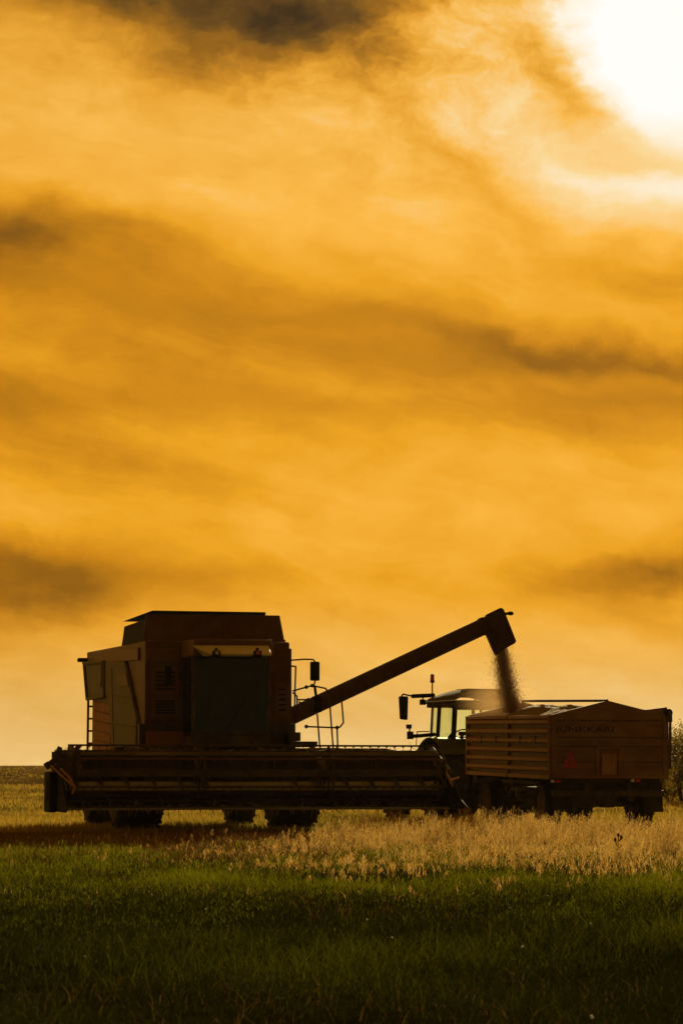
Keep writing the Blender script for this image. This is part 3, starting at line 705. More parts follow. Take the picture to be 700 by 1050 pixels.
# ================================================================== TRAILER
ft = Frame(622.5, 54.1, 14.0, 1.0)
T = ft.p
tra = empty('grain_trailer', ft)
tag(tra, 'brown ribbed two axle grain trailer with gabled tailboard and red warning triangle', 'trailer')
W2 = 1.225; LEN = 5.9; Z0, Z1 = .985, 2.27
def rib_profile(x, sgn, z0, z1, n, depth, inner=.04):
    pts = []; p = (z1 - z0) / n
    for k in range(n):
        z = z0 + k * p
        pts += [(x, z + .001), (x, z + p * .34), (x + sgn * depth, z + p * .5), (x + sgn * depth, z + p * .84), (x, z + p * .97)]
    return pts + [(x - sgn * inner, z1), (x - sgn * inner, z0)]
for sg in (-1, 1):
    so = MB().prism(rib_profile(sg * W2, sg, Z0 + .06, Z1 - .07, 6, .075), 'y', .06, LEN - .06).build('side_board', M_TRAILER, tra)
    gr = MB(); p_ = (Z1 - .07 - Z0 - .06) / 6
    for k in range(6): gr.span((sg * (W2 + .001), .11, Z0 + .06 + p_ * (k + .02)), (sg * (W2 + .006), LEN - .11, Z0 + .06 + p_ * (k + .30)))  # dark strips in the recesses: shade under the ribs painted in
    gr.build('groove_shade', M_DARK, so)
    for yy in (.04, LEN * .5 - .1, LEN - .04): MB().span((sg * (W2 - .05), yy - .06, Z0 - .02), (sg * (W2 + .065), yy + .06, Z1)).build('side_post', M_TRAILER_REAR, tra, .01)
    tp = MB().span((sg * (W2 - .05), .101, Z1 - .07), (sg * (W2 + .06), LEN / 2 - .161, Z1)); tp.span((sg * (W2 - .05), LEN / 2 - .039, Z1 - .07), (sg * (W2 + .06), LEN - .101, Z1))
    tp.span((sg * (W2 - .05), .101, Z0 - .02), (sg * (W2 + .06), LEN / 2 - .161, Z0 + .06)); tp.span((sg * (W2 - .05), LEN / 2 - .039, Z0 - .02), (sg * (W2 + .06), LEN - .101, Z0 + .06))
    tp.build('side_rail', M_TRAILER, tra, .01)
    for yy in (.9, 1.9, 3.6, 4.7): MB().box((sg * (W2 + .07), yy, Z0 + .78), (.04, .05, .16)).build('board_latch', M_DARK, so)
# tailboard with gable
tl, tr2 = T(565, 733, -.02), T(682, 727, -.02)
gab = [(-W2 - .03, Z0), (W2 + .03, Z0), (W2 + .03, T(682, 725, 0).z), (T(660, 728, 0).x, T(660, 728, 0).z), (T(622, 718.3, 0).x, T(622, 718.3, 0).z), (-W2 - .03, T(564, 733, 0).z)]
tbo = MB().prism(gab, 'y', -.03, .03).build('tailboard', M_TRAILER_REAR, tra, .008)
rb = MB()
zz = [T(600, yy, -.04).z for yy in (742.5, 760.5, 769.5, 775, 787)]
for z in zz: rb.prism([(-.031, z - .024), (-.060, z - .012), (-.060, z + .012), (-.031, z + .024)], 'x', -W2 + .01, W2 - .01)
rb.span((-W2 - .03, -.062, Z0), (-W2 + .07, -.031, T(566, 733, 0).z)); rb.span((W2 - .07, -.062, Z0), (W2 + .03, -.031, T(566, 731, 0).z))
rb.span((-W2 - .02, -.066, Z0 - .0), (W2 + .02, -.0315, Z0 + .07))
for px in (612, 634.5):
    a = T(px, 766, -.06); rb.span((a.x - .035, -.075, Z0 + .07), (a.x + .035, -.031, a.z))
a, b = T(611, 767.5, 0), T(636, 765.5, 0); rb.span((a.x, -.08, a.z), (b.x, -.031, b.z))
rb.build('tailboard_frame', M_TRAILER_REAR, tbo, .006)
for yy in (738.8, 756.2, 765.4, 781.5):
    z = T(600, yy, -.04).z; MB().span((-W2 + .075, -.0345, z - .013), (W2 - .075, -.0305, z + .013)).build('board_seam_shade', M_DARK, tbo)  # dark strips along the board seams, with the ribs' shade painted in
a, b = T(616, 796, -.05), T(631, 773, -.05)
ht = MB().span((a.x, -.09, max(a.z, Z0 + .075)), (b.x, -.055, b.z)); ht.tube([(b.x - .1, -.1, b.z + .02), (b.x - .1, -.13, b.z - .15)], .015)
ht.build('grain_hatch', M_TRAILER, tbo, .008, 'lighter sliding grain hatch')
t1, t2, t3 = T(576.5, 787, -.1), T(592.5, 787, -.1), T(584.5, 770, -.1)
tri = MB().prism([(t1.x, t1.z), (t2.x, t2.z), (t3.x, t3.z)], 'y', -.085, -.067).build('warning_triangle', M_TRI, tbo, .006, 'red reflective warning triangle')
cx_, cz_ = (t1.x + t2.x + t3.x) / 3, (t1.z + t2.z + t3.z) / 3
MB().prism([(cx_ + (p.x - cx_) * .55, cz_ + (p.z - cz_) * .55) for p in (t1, t2, t3)], 'y', -.09, -.0855).build('triangle_centre', M_TRI_IN, tri)
# lettering on the tailboard and on the side
def lettering(txt, parent, p0, width, height, rot, name='lettering', mat=M_LETTER):
    cu = bpy.data.curves.new(name, 'FONT'); cu.body = txt; cu.size = 1; cu.extrude = .01; cu.offset = .012
    o = bpy.data.objects.new('tmp', cu); COL.objects.link(o); bpy.context.view_layer.update()
    me = bpy.data.meshes.new_from_object(o.evaluated_get(bpy.context.evaluated_depsgraph_get())); bpy.data.objects.remove(o)
    co = np.array([v.co[:] for v in me.vertices]); mn, mx = co.min(0), co.max(0)
    co[:, 0] = (co[:, 0] - mn[0]) / (mx[0] - mn[0]) * width; co[:, 1] = (co[:, 1] - mn[1]) / (mx[1] - mn[1]) * height; co[:, 2] *= .3
    me.vertices.foreach_set('co', co.ravel().astype(np.float32)); me.update(); me.materials.append(mat)
    ob = bpy.data.objects.new(name, me); COL.objects.link(ob); ob.parent = parent; ob.location = p0; ob.rotation_euler = rot
    return ob
a, b = T(568.5, 752.3, -.05), T(628.5, 745.2, -.05)
lettering('JUNKKARI', tbo, (a.x, -.037, a.z), b.x - a.x, b.z - a.z, (math.pi / 2, 0, 0))
# headboard and ridge pole
zf = Z1 + .02; zpk = T(622, 718.3, 0).z
hb_ = MB().prism([(-W2, Z0), (W2, Z0), (W2, zf), (.05, zpk + .03), (-W2, zf)], 'y', LEN - .03, LEN + .03); hb_.build('headboard', M_TRAILER, tra, .008)
MB().tube([(T(622, 718.3, 0).x, 0, zpk + .0), (.05, LEN, zpk + .05)], .03).build('ridge_pole', M_DARK, tra)
# rolled cover along the far top edge
tr_o = MB()
for k in range(12):
    y0, y1 = -.1 + k * .5, -.1 + (k + 1) * .5; r_ = .085 + .012 * math.sin(k * 2.1)
    tr_o.cyl((W2 + .04, y0, Z1 + .06), (W2 + .04, y1, Z1 + .06), r_, .085 + .012 * math.sin((k + 1) * 2.1), 10)
tr_o.build('rolled_cover', M_BLACK, tra)
sb = MB().tube([(W2 + .06, -.09, Z0 + .2), (W2 + .07, -.09, Z1 - .1)], .03); sb.box((W2 + .06, -.08, Z1 - .02), (.1, .08, .22)); sb.box((W2 + .06, -.08, Z0 + .62), (.07, .07, .14)); sb.build('corner_hinge', M_DARK, tra, .01)
# chassis
ch = MB()
for sg in (-1, 1): ch.span((sg * .42 - .06, .15, .80), (sg * .42 + .06, LEN - .1, .97))
for yy in (.2, 1.6, 3.0, 4.4, 5.6): ch.span((-1.15, yy - .05, .88), (1.15, yy + .05, .975))
ch.span((-1.2, .02, .62), (1.2, .12, .74)); ch.span((-.5, .05, .74), (-.4, .14, .88)); ch.span((.4, .05, .74), (.5, .14, .88))
ch.box((-.62, .3, .52), (.75, .3, .26)); ch.box((.2, .75, .55), (.25, .3, .35))
ch.span((-.9, .5, .70), (1.05, .58, .879)); ch.box((.55, 1.6, .6), (.5, .7, .34)); ch.build('chassis', M_DARK, tra, .01)
for yy in (.95, 4.75):
    axl = MB().cyl((-.95, yy, .44), (.95, yy, .44), .06, None, 10)
    for sg in (-1, 1): axl.box((sg * .42, yy, .66), (.08, .9, .06)); axl.box((sg * .42, yy, .55), (.1, .14, .2))
    axl.build('axle', M_DARK, tra)
for yy in (.95, 4.75):
    for sg in (-1, 1): wheel(tra, (sg * 1.0, yy, .46 - .0175 * yy), .47, .38, .24, 14, .02, M_RIM)
for yy in (.95, 4.75):
    for sg in (-1, 1): MB().box((sg * 1.0, yy, .955), (.42, .9, .03)).build('mudguard', M_BLACK, tra)
for sg in (-1, 1): MB().prism([(sg * .98 - .17, .93), (sg * .98 + .17, .93), (sg * .98 + .21, .30), (sg * .98 - .21, .30)], 'y', .05, .075).build('mud_flap', M_RUBBER, tra)
for (px, py) in ((568, 801), (650, 800.3)):
    q = T(px, py, 0); w = MB().box((q.x, -.02, q.z), (.26, .07, .1)).build('tail_light', M_BLACK, tra, .015)
    MB().box((q.x + .06, -.058, q.z), (.1, .006, .06)).build('lens', M_REDLENS, w); MB().box((q.x - .06, -.058, q.z), (.08, .006, .06)).build('lens', M_LAMPGLASS, w)
db = MB().hexa([(-.5, LEN - .5, .6), (.5, LEN - .5, .6), (.08, LEN + 1.75, .55), (-.08, LEN + 1.75, .55), (-.5, LEN - .5, .7), (.5, LEN - .5, .7), (.08, LEN + 1.75, .66), (-.08, LEN + 1.75, .66)]); db.build('drawbar', M_DARK, tra)
floor_ = MB().span((-W2 + .05, .04, Z0), (W2 - .05, LEN - .04, Z0 + .05)).build('bed_floor', M_DARK, tra)

# the load: a heap in the trailer with two humps
def heap():
    nx, ny = 40, 90; vs, fs = [], []
    for j in range(ny + 1):
        y = .04 + (LEN - .08) * j / ny
        for i in range(nx + 1):
            x = -W2 + .045 + (2 * W2 - .09) * i / nx
            e = (1 - (abs(x) / W2) ** 2) 
            z = Z1 - .16 + .17 * e + .26 * e * math.exp(-((y - 4.15) / .8) ** 2 - ((x + .1) / .9) ** 2) + .23 * e * math.exp(-((y - 2.2) / .8) ** 2 - (x / .8) ** 2) \
                - .10 * math.exp(-((y - 3.1) / .5) ** 2) + .022 * math.sin(7 * x + 3 * y) * math.sin(5 * y + x) + rnd.uniform(-.012, .012)
            vs.append((x, y, z))
    for j in range(ny):
        for i in range(nx): a = j * (nx + 1) + i; fs.append((a, a + 1, a + nx + 2, a + nx + 1))
    m = MB().add(vs, fs)
    m = m.build('grain_heap', M_GRAIN); m.matrix_world = ft.m
    m.location = ft.o; m.rotation_euler = (ft.pitch, 0, ft.yaw)
    tag(m, 'golden heap of harvested grain filling the trailer', 'grain', kind='stuff')
heap()
# falling grain
def stream():
    top, bot = at(513, 661, 58.3), at(525.5, 731, 58.3)
    L = (bot - top).length
    m = MB()
    for _ in range(44000):
        t = rnd.random() ** .85; c = top.lerp(bot, t); c.x -= .10 * t * (1 - t)
        w_ = (.078 + .05 * t) * (1.9 if rnd.random() < .12 else 1); gx, gy = rnd.gauss(0, 1), rnd.gauss(0, 1)
        if t < .12: gx, gy = max(-1.7, min(1.7, gx)), max(-1.7, min(1.7, gy))
        p = Vector((c.x + gx * w_, c.y + gy * w_, c.z)); s_ = rnd.uniform(.005, .011)
        d = [Vector((rnd.gauss(0, 1), rnd.gauss(0, 1), rnd.gauss(0, 1.6))).normalized() * s_ for _ in range(4)]
        m.add([p + q for q in d], [(0, 1, 2), (0, 2, 3), (0, 3, 1), (1, 3, 2)])
    o = m.build('grain_stream', M_GRAIN_FALL, smooth=False); a_ = o.data.attributes.new('tint', 'FLOAT', 'POINT'); a_.data.foreach_set('value', rng.random(len(o.data.vertices)).astype(np.float32)); tag(o, 'stream of grain pouring from the pipe into the trailer', 'grain', kind='stuff')
stream()
# dust raised where the grain lands
def dust():
    c = at(514, 722, 59.4)
    o = MB().ball((0, 0, 0), 1, 24, 14).build('grain_dust', bpy.data.materials.new('dust_air')); o.location = c; o.scale = (1.15, 1.5, .8)
    m = o.data.materials[0]; t = nt(m); N, L = t.nodes, t.links
    out = N.new('ShaderNodeOutputMaterial'); v = N.new('ShaderNodeVolumePrincipled'); L.new(v.outputs[0], out.inputs['Volume'])
    v.inputs['Color'].default_value = (.95, .64, .26, 1); v.inputs['Anisotropy'].default_value = .45
    tc = N.new('ShaderNodeTexCoord'); ln = N.new('ShaderNodeVectorMath'); ln.operation = 'LENGTH'; L.new(tc.outputs['Object'], ln.inputs[0])
    mr = N.new('ShaderNodeMapRange'); mr.interpolation_type = 'SMOOTHSTEP'; mr.inputs['From Min'].default_value = 1; mr.inputs['From Max'].default_value = .0; mr.inputs['To Max'].default_value = .36
    L.new(ln.outputs['Value'], mr.inputs['Value']); L.new(mr.outputs[0], v.inputs['Density'])
    tag(o, 'thin golden dust hanging over the load beside the falling grain', 'dust', kind='stuff')
dust()

# ================================================================== TRACTOR
fk = Frame(488.5, 62.5, 22.0)
K = fk.p
trk = empty('farm_tractor', fk)
tag(trk, 'dusty green tractor with lit cab windows and beacon coupled to the brown trailer', 'tractor')
wheel(trk, (-.93, 0, .9), .9, .56, .45, 20, .05, M_RIM); wheel(trk, (.93, 0, .9), .9, .56, .45, 20, .05, M_RIM)
wheel(trk, (-.9, 2.7, .66), .66, .42, .33, 18, .04, M_RIM); wheel(trk, (.9, 2.7, .66), .66, .42, .33, 18, .04, M_RIM)
# fenders: quarter shells over the rear tyres
for sg in (-1, 1):
    vs, fs, nn = [], [], 16
    for i in range(nn + 1):
        a = R(38 + 97 * i / nn)
        for (r_, x0) in ((1.02, .56), (1.02, 1.24), (.985, 1.24), (.985, .56)): vs.append((sg * x0, -r_ * math.cos(a + 0), .92 + r_ * math.sin(a)))
    for i in range(nn):
        for j in range(4): a0 = i * 4; fs.append((a0 + j, a0 + (j + 1) % 4, a0 + 4 + (j + 1) % 4, a0 + 4 + j))
    fs += [(0, 1, 2, 3), tuple(nn * 4 + j for j in (3, 2, 1, 0))]
    # inner wall of the fender
    f_ = MB().add(vs, fs)
    ring = [(-r_ * math.cos(R(38 + 97 * i / nn)), .92 + r_ * math.sin(R(38 + 97 * i / nn))) for r_, seq in ((1.0, range(nn + 1)), (.62, range(nn, -1, -1))) for i in seq]
    f_.prism(ring, 'x', sg * .53, sg * .562)
    f_.build('fender', M_TRACTOR, trk)
# chassis and bonnet
bd = MB().span((-.32, -.4, .6), (.32, 2.6, 1.15)); bd.box((0, 0, .9), (1.3, .5, .45)); bd.cyl((-.9, 2.7, .66), (.9, 2.7, .66), .1); bd.cyl((-.8, 0, .9), (.8, 0, .9), .2)
bd.box((0, -.55, .75), (.5, .35, .3)); bd.box((-.35, -.5, .75), (.06, .8, .06)); bd.box((.35, -.5, .75), (.06, .8, .06)); bd.build('chassis', M_DARK, trk, .02)
bn = MB().hexa([(-.42, 1.35, 1.15), (.42, 1.35, 1.15), (.38, 3.35, 1.0), (-.38, 3.35, 1.0), (-.40, 1.35, 1.95), (.40, 1.35, 1.95), (.3, 3.3, 1.62), (-.3, 3.3, 1.62)]); bn.build('bonnet', M_TRACTOR, trk, .06)
MB().tube([(.5, 1.3, 1.3), (.5, 1.3, 2.75), (.52, 1.2, 2.85)], .045).build('exhaust', M_DARK, trk)
# cab
cz0, cz1 = 1.45, 2.66
A, B_, Cc = 1.35, .62, -.35           # A, B and C pillars along y
cabm = MB(); pr = .045
def post(p, q, w=.08): cabm.tube([p, q], w / 2, 8)
for sg in (-1, 1):
    post((sg * .62, A, cz0), (sg * .64, A - .22, cz1 + .1), .07); post((sg * .78, B_, cz0), (sg * .74, B_ - .1, cz1 + .05), .1); post((sg * .76, Cc + .1, cz0), (sg * .72, Cc + .02, cz1 + .05), .13)
    cabm.tube([(sg * .62, A, cz0 + .05), (sg * .78, B_, cz0 + .1), (sg * .76, Cc + .1, 2.0)], .05)
cabm.span((-.62, Cc, 1.98), (.62, Cc + .06, 2.07)); cabm.span((-.76, Cc + .02, cz1 - .08), (.76, Cc + .1, cz1 + .12))
cabm.span((-.62, Cc + .0, cz0 - .1), (.62, Cc + .05, cz0 + .35)); cabm.span((-.74, Cc, cz0 - .2), (.74, A, cz0 - .05))
cabm.tube([(-.62, A, cz0), (.62, A, cz0)], .05)
kc = cabm.build('cab', M_BLACK, trk)
rfm = MB()
xs_ = [-.84, -.74, -.4, 0, .4, .74, .84]; ys_ = [-.62, -.5, 0, .5, 1.1, 1.32]
vs = []; fs = []
for j, yy in enumerate(ys_):
    for i, xx in enumerate(xs_):
        e_ = min(1, (1 - (abs(xx) / .84) ** 4) * 1.0) * (.55 if j in (0, 5) else 1)
        vs.append((xx, yy, 2.80 + .22 * e_ + (.05 if 1 < j < 4 and abs(xx) < .5 else 0)))
for j in range(len(ys_) - 1):
    for i in range(len(xs_) - 1): a0 = j * 7 + i; fs.append((a0, a0 + 1, a0 + 8, a0 + 7))
rfm.add(vs, fs); rfm.span((-.84, -.62, 2.75), (.84, 1.32, 2.7995))
rfm.span((-.78, -.56, 2.66), (.78, 1.2, 2.7495))
rfm.box((.1, .1, 3.06), (.9, .7, .05)); rfm.box((-.35, -.3, 3.02), (.3, .3, .06))
rfo = rfm.build('cab_roof', M_ROOF, kc, .02)
def pane(pts, name):
    q = [Vector(p) for p in pts]; n_ = (q[1] - q[0]).cross(q[2] - q[0]).normalized() * .006
    MB().add([p + n_ for p in q] + [p - n_ for p in q], [(0, 1, 2, 3), (7, 6, 5, 4), (0, 4, 5, 1), (1, 5, 6, 2), (2, 6, 7, 3), (3, 7, 4, 0)]).build(name, M_GLASS, kc)
pane([(-.6, Cc + .06, 2.07), (.6, Cc + .06, 2.07), (.6, Cc + .05, cz1 - .05), (-.6, Cc + .05, cz1 - .05)], 'rear_window')
pane([(-.58, A, cz0 + .06), (.58, A, cz0 + .06), (.58, A - .2, cz1 + .05), (-.58, A - .2, cz1 + .05)], 'windscreen')
for sg in (-1, 1):
    pane([(sg * .64, A - .04, cz0 + .08), (sg * .77, B_ + .06, cz0 + .12), (sg * .74, B_ - .02, cz1 + .04), (sg * .65, A - .2, cz1 + .05)], 'door_glass')
    pane([(sg * .77, B_ - .06, 1.8), (sg * .76, Cc + .18, 2.04), (sg * .73, Cc + .08, cz1), (sg * .74, B_ - .15, cz1)], 'side_window')
se = MB().box((0, .3, 1.72), (.5, .5, .14)); se.box((0, .06, 1.9), (.46, .12, .4)); se.box((0, .3, 1.52), (.3, .3, .3)); se.build('seat', M_SEAT, kc, .04)
sw = MB(); sw.cyl((0, 1.15, 1.5), (0, .85, 2.02), .045)
for k in range(16):
    a0, a1 = 2 * math.pi * k / 16, 2 * math.pi * (k + 1) / 16
    sw.cyl((.2 * math.cos(a0), .84 - .1 * math.sin(a0), 2.04 + .1 * math.sin(a0)), (.2 * math.cos(a1), .84 - .1 * math.sin(a1), 2.04 + .1 * math.sin(a1)), .016, None, 6)
sw.build('steering_wheel', M_BLACK, kc)
def K3(px, py, y): q = K(px, py, y); return (q.x, y, q.z)
ym = 1.15
bc = MB(); p0 = K3(443, 715, .6); p1 = K3(443, 700, .6); bc.tube([p0, p1], .018); bc.cyl(p1, (p1[0], p1[1], p1[2] + .05), .06, .05, 12)
bo = bc.build('beacon_stand', M_BLACK, trk)
MB().cyl((p1[0], p1[1], p1[2] + .05), (p1[0], p1[1], p1[2] + .16), .05, .045, 12).ball((p1[0], p1[1], p1[2] + .16), .05, 12, 8).build('beacon_lens', M_REDLENS, bo)
# mirror, work lamp, lower light bracket
mi = MB(); a, b = K(408.8, 737.5, ym), K(418, 714, ym)
mi.hexa([(a.x + .03, ym - .05, a.z), (b.x - .02, ym - .05, a.z - .02), (b.x - .02, ym + .05, a.z - .02), (a.x + .03, ym + .05, a.z), (a.x, ym - .05, b.z), (b.x, ym - .05, b.z), (b.x, ym + .05, b.z), (a.x, ym + .05, b.z)])
mo = mi.build('mirror', M_BLACK, trk, .03)
MB().tube([K3(411.5, 714, ym), K3(413, 711.8, ym), K3(423, 714, ym)], .02, 7).tube([K3(422, 714, ym), K3(432, 713.5, ym), K3(445, 713, ym)], .05, 7).build('mirror_arm', M_BLACK, mo)
q = K(433, 720, ym); MB().box((q.x, ym, q.z), (.12, .1, .13)).tube([(q.x, ym, q.z + .05), (q.x + .02, ym, q.z + .16)], .02).build('work_light', M_BLACK, trk, .02)
lb = MB(); lb.tube([K3(421, 752, .4), K3(421, 755, .4), K3(430, 754.5, .4), K3(446, 753, .4)], .045); lb.tube([K3(427, 754, .4), K3(427.5, 750.3, .4), K3(440, 750, .4)], .014, 6); lb.tube([K3(427, 755, .4), K3(426.5, 766, .4)], .012, 6)
q = K(419, 745, .4); lb.box((q.x, .4, q.z), (.11, .09, .1)); lb.tube([K3(419.5, 747, .4), K3(420, 752, .4)], .02); lb.box(K3(420.3, 754, .4), (.13, .1, .18)); lb.build('marker_light_bracket', M_BLACK, trk, .01)

# ================================================================== bushes on the right, thistle
M_LEAF = leafy('bush_leaves', (.05, .055, .014), (.30, .24, .045), .66, (1.2, 1.05, .4), .5, .03)
M_BARK = paint('bark', (.06, .045, .03), (.1, .075, .05), .9, 0, 12, .5)
def bush(loc, height, width, leaves, seed, label, leaf=.075, name='bush'):
    r = random.Random(seed); root = empty(name, None, loc); tag(root, label, 'bush', 'bushes at the field edge')
    tk = MB(); tips = []
    nst = 6
    for k in range(nst):
        a = 2 * math.pi * k / nst + r.uniform(-.4, .4); p = Vector((r.uniform(-.1, .1), r.uniform(-.1, .1), -.05)); d = Vector((math.cos(a) * .35 * width / height, math.sin(a) * .35 * width / height, 1)).normalized()
        n_ = 7; seg = height * r.uniform(.75, 1.0) / n_; rad = .045 * height / 3
        for i in range(n_):
            q = p + d * seg; tk.cyl(p, q, rad * (1 - i / n_) + .006, rad * (1 - (i + 1) / n_) + .006, 6)
            d = (d + Vector((r.gauss(0, .14), r.gauss(0, .14), .03))).normalized(); p = q
            if i == 0: tips.append((q + Vector((r.gauss(0, .25), r.gauss(0, .25), -.1)), .5)); tips.append((q + d * .2 + Vector((r.gauss(0, .35), r.gauss(0, .35), 0)), .5))
            if i >= 1:
                for _ in range(2 + (i > 3)):
                    e_ = (d * .6 + Vector((r.gauss(0, .8), r.gauss(0, .8), r.uniform(-.1, .6)))).normalized(); tl_ = q + e_ * seg * r.uniform(.7, 1.7) * (width / height) ** .5
                    tk.cyl(q, tl_, rad * .3 * (1 - i / n_) + .005, .004, 5); tips.append((q.lerp(tl_, .6), .5)); tips.append((tl_, 1))
        tips.append((p, .9))
    tk.build('trunk', M_BARK, root)
    n_ = leaves; c = np.empty((n_, 4, 3)); tint = np.empty(n_)
    clump = [(t[0], r.uniform(.12, .28) * height / 3, r.random()) for t in tips]
    for i in range(n_):
        t, s_, tv = clump[r.randrange(len(clump))]
        p = t + Vector((r.gauss(0, s_), r.gauss(0, s_), r.gauss(0, s_ * .8)))
        u = Vector((r.gauss(0, 1), r.gauss(0, 1), r.gauss(0, .6))).normalized(); w = u.orthogonal().normalized(); w.rotate(Matrix.Rotation(r.random() * 6.28, 3, u)); l_ = leaf * r.uniform(.6, 1.4)
        c[i, 0] = p; c[i, 1] = p + u * l_ * .5 + w * l_ * .28; c[i, 2] = p + u * l_; c[i, 3] = p + u * l_ * .5 - w * l_ * .28
        tint[i] = min(1, max(0, tv * .6 + r.gauss(.2, .2)))
    c[..., 2] = np.maximum(c[..., 2], .02)
    o = raw_mesh('crown', c.reshape(-1, 3), [(4, np.arange(n_ * 4).reshape(-1, 4))], np.repeat(tint, 4), M_LEAF); o.parent = root
def gloc(px, Y): X = (px - 350) / F * Y; return (X, Y, float(gz(X, Y)))
bush(gloc(700, 100), 3.0, 2.8, 13000, 3, 'tallest leafy bush right of the trailer')
bush(gloc(683, 104), 1.7, 2.8, 9000, 5, 'low dark bush tucked close to the trailer edge')
bush(gloc(727, 103), 2.6, 2.4, 3000, 8, 'broad bush at the right border of the picture')
th = empty('thistle', None, gloc(631, 33.5)); th.scale = (.75, .75, .95); tag(th, 'thin dark thistle standing in the pale grass at right', 'plant')
ts = MB().tube([(0, 0, -.02), (.01, 0, .2), (.005, 0, .36)], .008, 6); ts.tube([(.01, 0, .2), (.06, .02, .33)], .006, 5); ts.tube([(.01, 0, .15), (-.05, -.02, .3)], .006, 5)
for k in range(9):
    a = k * 2.4; z = .05 + .03 * k; ts.add([(0, 0, z), (math.cos(a) * .06, math.sin(a) * .06, z + .05), (math.cos(a + .25) * .08, math.sin(a + .25) * .08, z + .03), (math.cos(a + .4) * .04, math.sin(a + .4) * .04, z)], [(0, 1, 2, 3)])
ts.build('stem', paint('thistle_brown', (.03, .022, .012), (.06, .04, .02), .8), th)
for p in ((.005, 0, .37), (.06, .02, .34), (-.05, -.02, .31)): MB().ball(p, .022, 8, 6, (1, 1, 1.3)).build('flower_head', bpy.data.materials['thistle_brown'], th)

# thin dusty evening air round everything
hz_ = MB().span((-790, -45, -1.2), (790, 790, 8)).build('haze', bpy.data.materials.new('evening_air'), smooth=False)
t = nt(hz_.data.materials[0]); v = t.nodes.new('ShaderNodeVolumePrincipled'); o_ = t.nodes.new('ShaderNodeOutputMaterial'); t.links.new(v.outputs[0], o_.inputs['Volume'])
v.inputs['Color'].default_value = (.92, .86, .76, 1); v.inputs['Density'].default_value = .00006; v.inputs['Anisotropy'].default_value = .3
tag(hz_, 'thin dusty evening air over the field', 'haze', kind='stuff')

# ================================================================== SKY
SUN_AZ, SUN_EL = math.degrees(math.atan2((652 - 350) / F, 1)), 15.3
w = bpy.data.worlds.new('World'); sc.world = w; w.use_nodes = True
t = w.node_tree; t.nodes.clear(); N, L = t.nodes, t.links
def val(x, sock):
    if isinstance(x, (int, float)): sock.default_value = x
    else: L.new(x, sock)
def mth(op, a, b=None, c=None, clamp=False):
    n = N.new('ShaderNodeMath'); n.operation = op; n.use_clamp = clamp
    val(a, n.inputs[0])
    if b is not None: val(b, n.inputs[1])
    if c is not None: val(c, n.inputs[2])
    return n.outputs[0]
def add(*a):
    s = a[0]
    for x in a[1:]: s = mth('ADD', s, x)
    return s
mul = lambda a, b: mth('MULTIPLY', a, b)
tc = N.new('ShaderNodeTexCoord'); nv = N.new('ShaderNodeVectorMath'); nv.operation = 'NORMALIZE'; L.new(tc.outputs['Generated'], nv.inputs[0])
sx = N.new('ShaderNodeSeparateXYZ'); L.new(nv.outputs[0], sx.inputs[0])
DEG = 180 / math.pi
U = mul(mth('ARCTAN2', sx.outputs[0], sx.outputs[1]), DEG)      # azimuth, degrees right of the view
V = mul(mth('ARCSINE', sx.outputs[2]), DEG)                     # elevation, degrees
# sky coordinates in units of 1/47 degree: a runs right, b runs down from the top of the scene
A_ = mth('MULTIPLY_ADD', U, 47.1, 350.0); B0 = mth('MULTIPLY_ADD', V, -47.1, 795.0)
def vec(x, y, z=0.):
    c = N.new('ShaderNodeCombineXYZ'); val(x, c.inputs[0]); val(y, c.inputs[1]); val(z, c.inputs[2]); return c.outputs[0]
def noise(v, scale, detail=6, rough=.55, dist=0.):
    n = N.new('ShaderNodeTexNoise'); n.inputs['Scale'].default_value = scale; n.inputs['Detail'].default_value = detail; n.inputs['Roughness'].default_value = rough; n.inputs['Distortion'].default_value = dist
    L.new(v, n.inputs['Vector']); return n.outputs['Fac']
cen = lambda n: mth('SUBTRACT', n, .5)
w1 = cen(noise(vec(mul(A_, .006), mul(B0, .010), 1.7), 1, 5, .55)); w2 = cen(noise(vec(mul(A_, .006), mul(B0, .010), 9.1), 1, 5, .55))
w3 = cen(noise(vec(mul(A_, .022), mul(B0, .03), 4.4), 1, 5, .6))
WX = add(A_, mul(w1, 150.0), mul(w3, 30.0)); WY = add(B0, mul(w2, 64.0), mul(w3, 24.0))
def rot(x, y, ang):
    c, s = math.cos(R(ang)), math.sin(R(ang))
    return add(mul(x, c), mul(y, s)), add(mul(x, -s), mul(y, c))
def blob(cx, cy, rx, ry, amp, ang=0., p=1.0):
    x, y = add(WX, -cx), add(WY, -cy)
    if ang: x, y = rot(x, y, ang)
    x, y = mul(x, 1 / rx), mul(y, 1 / ry)
    r2 = add(mul(x, x), mul(y, y))
    if p != 1: r2 = mth('POWER', r2, p)
    return mul(mth('EXPONENT', mul(r2, -1.0)), amp)
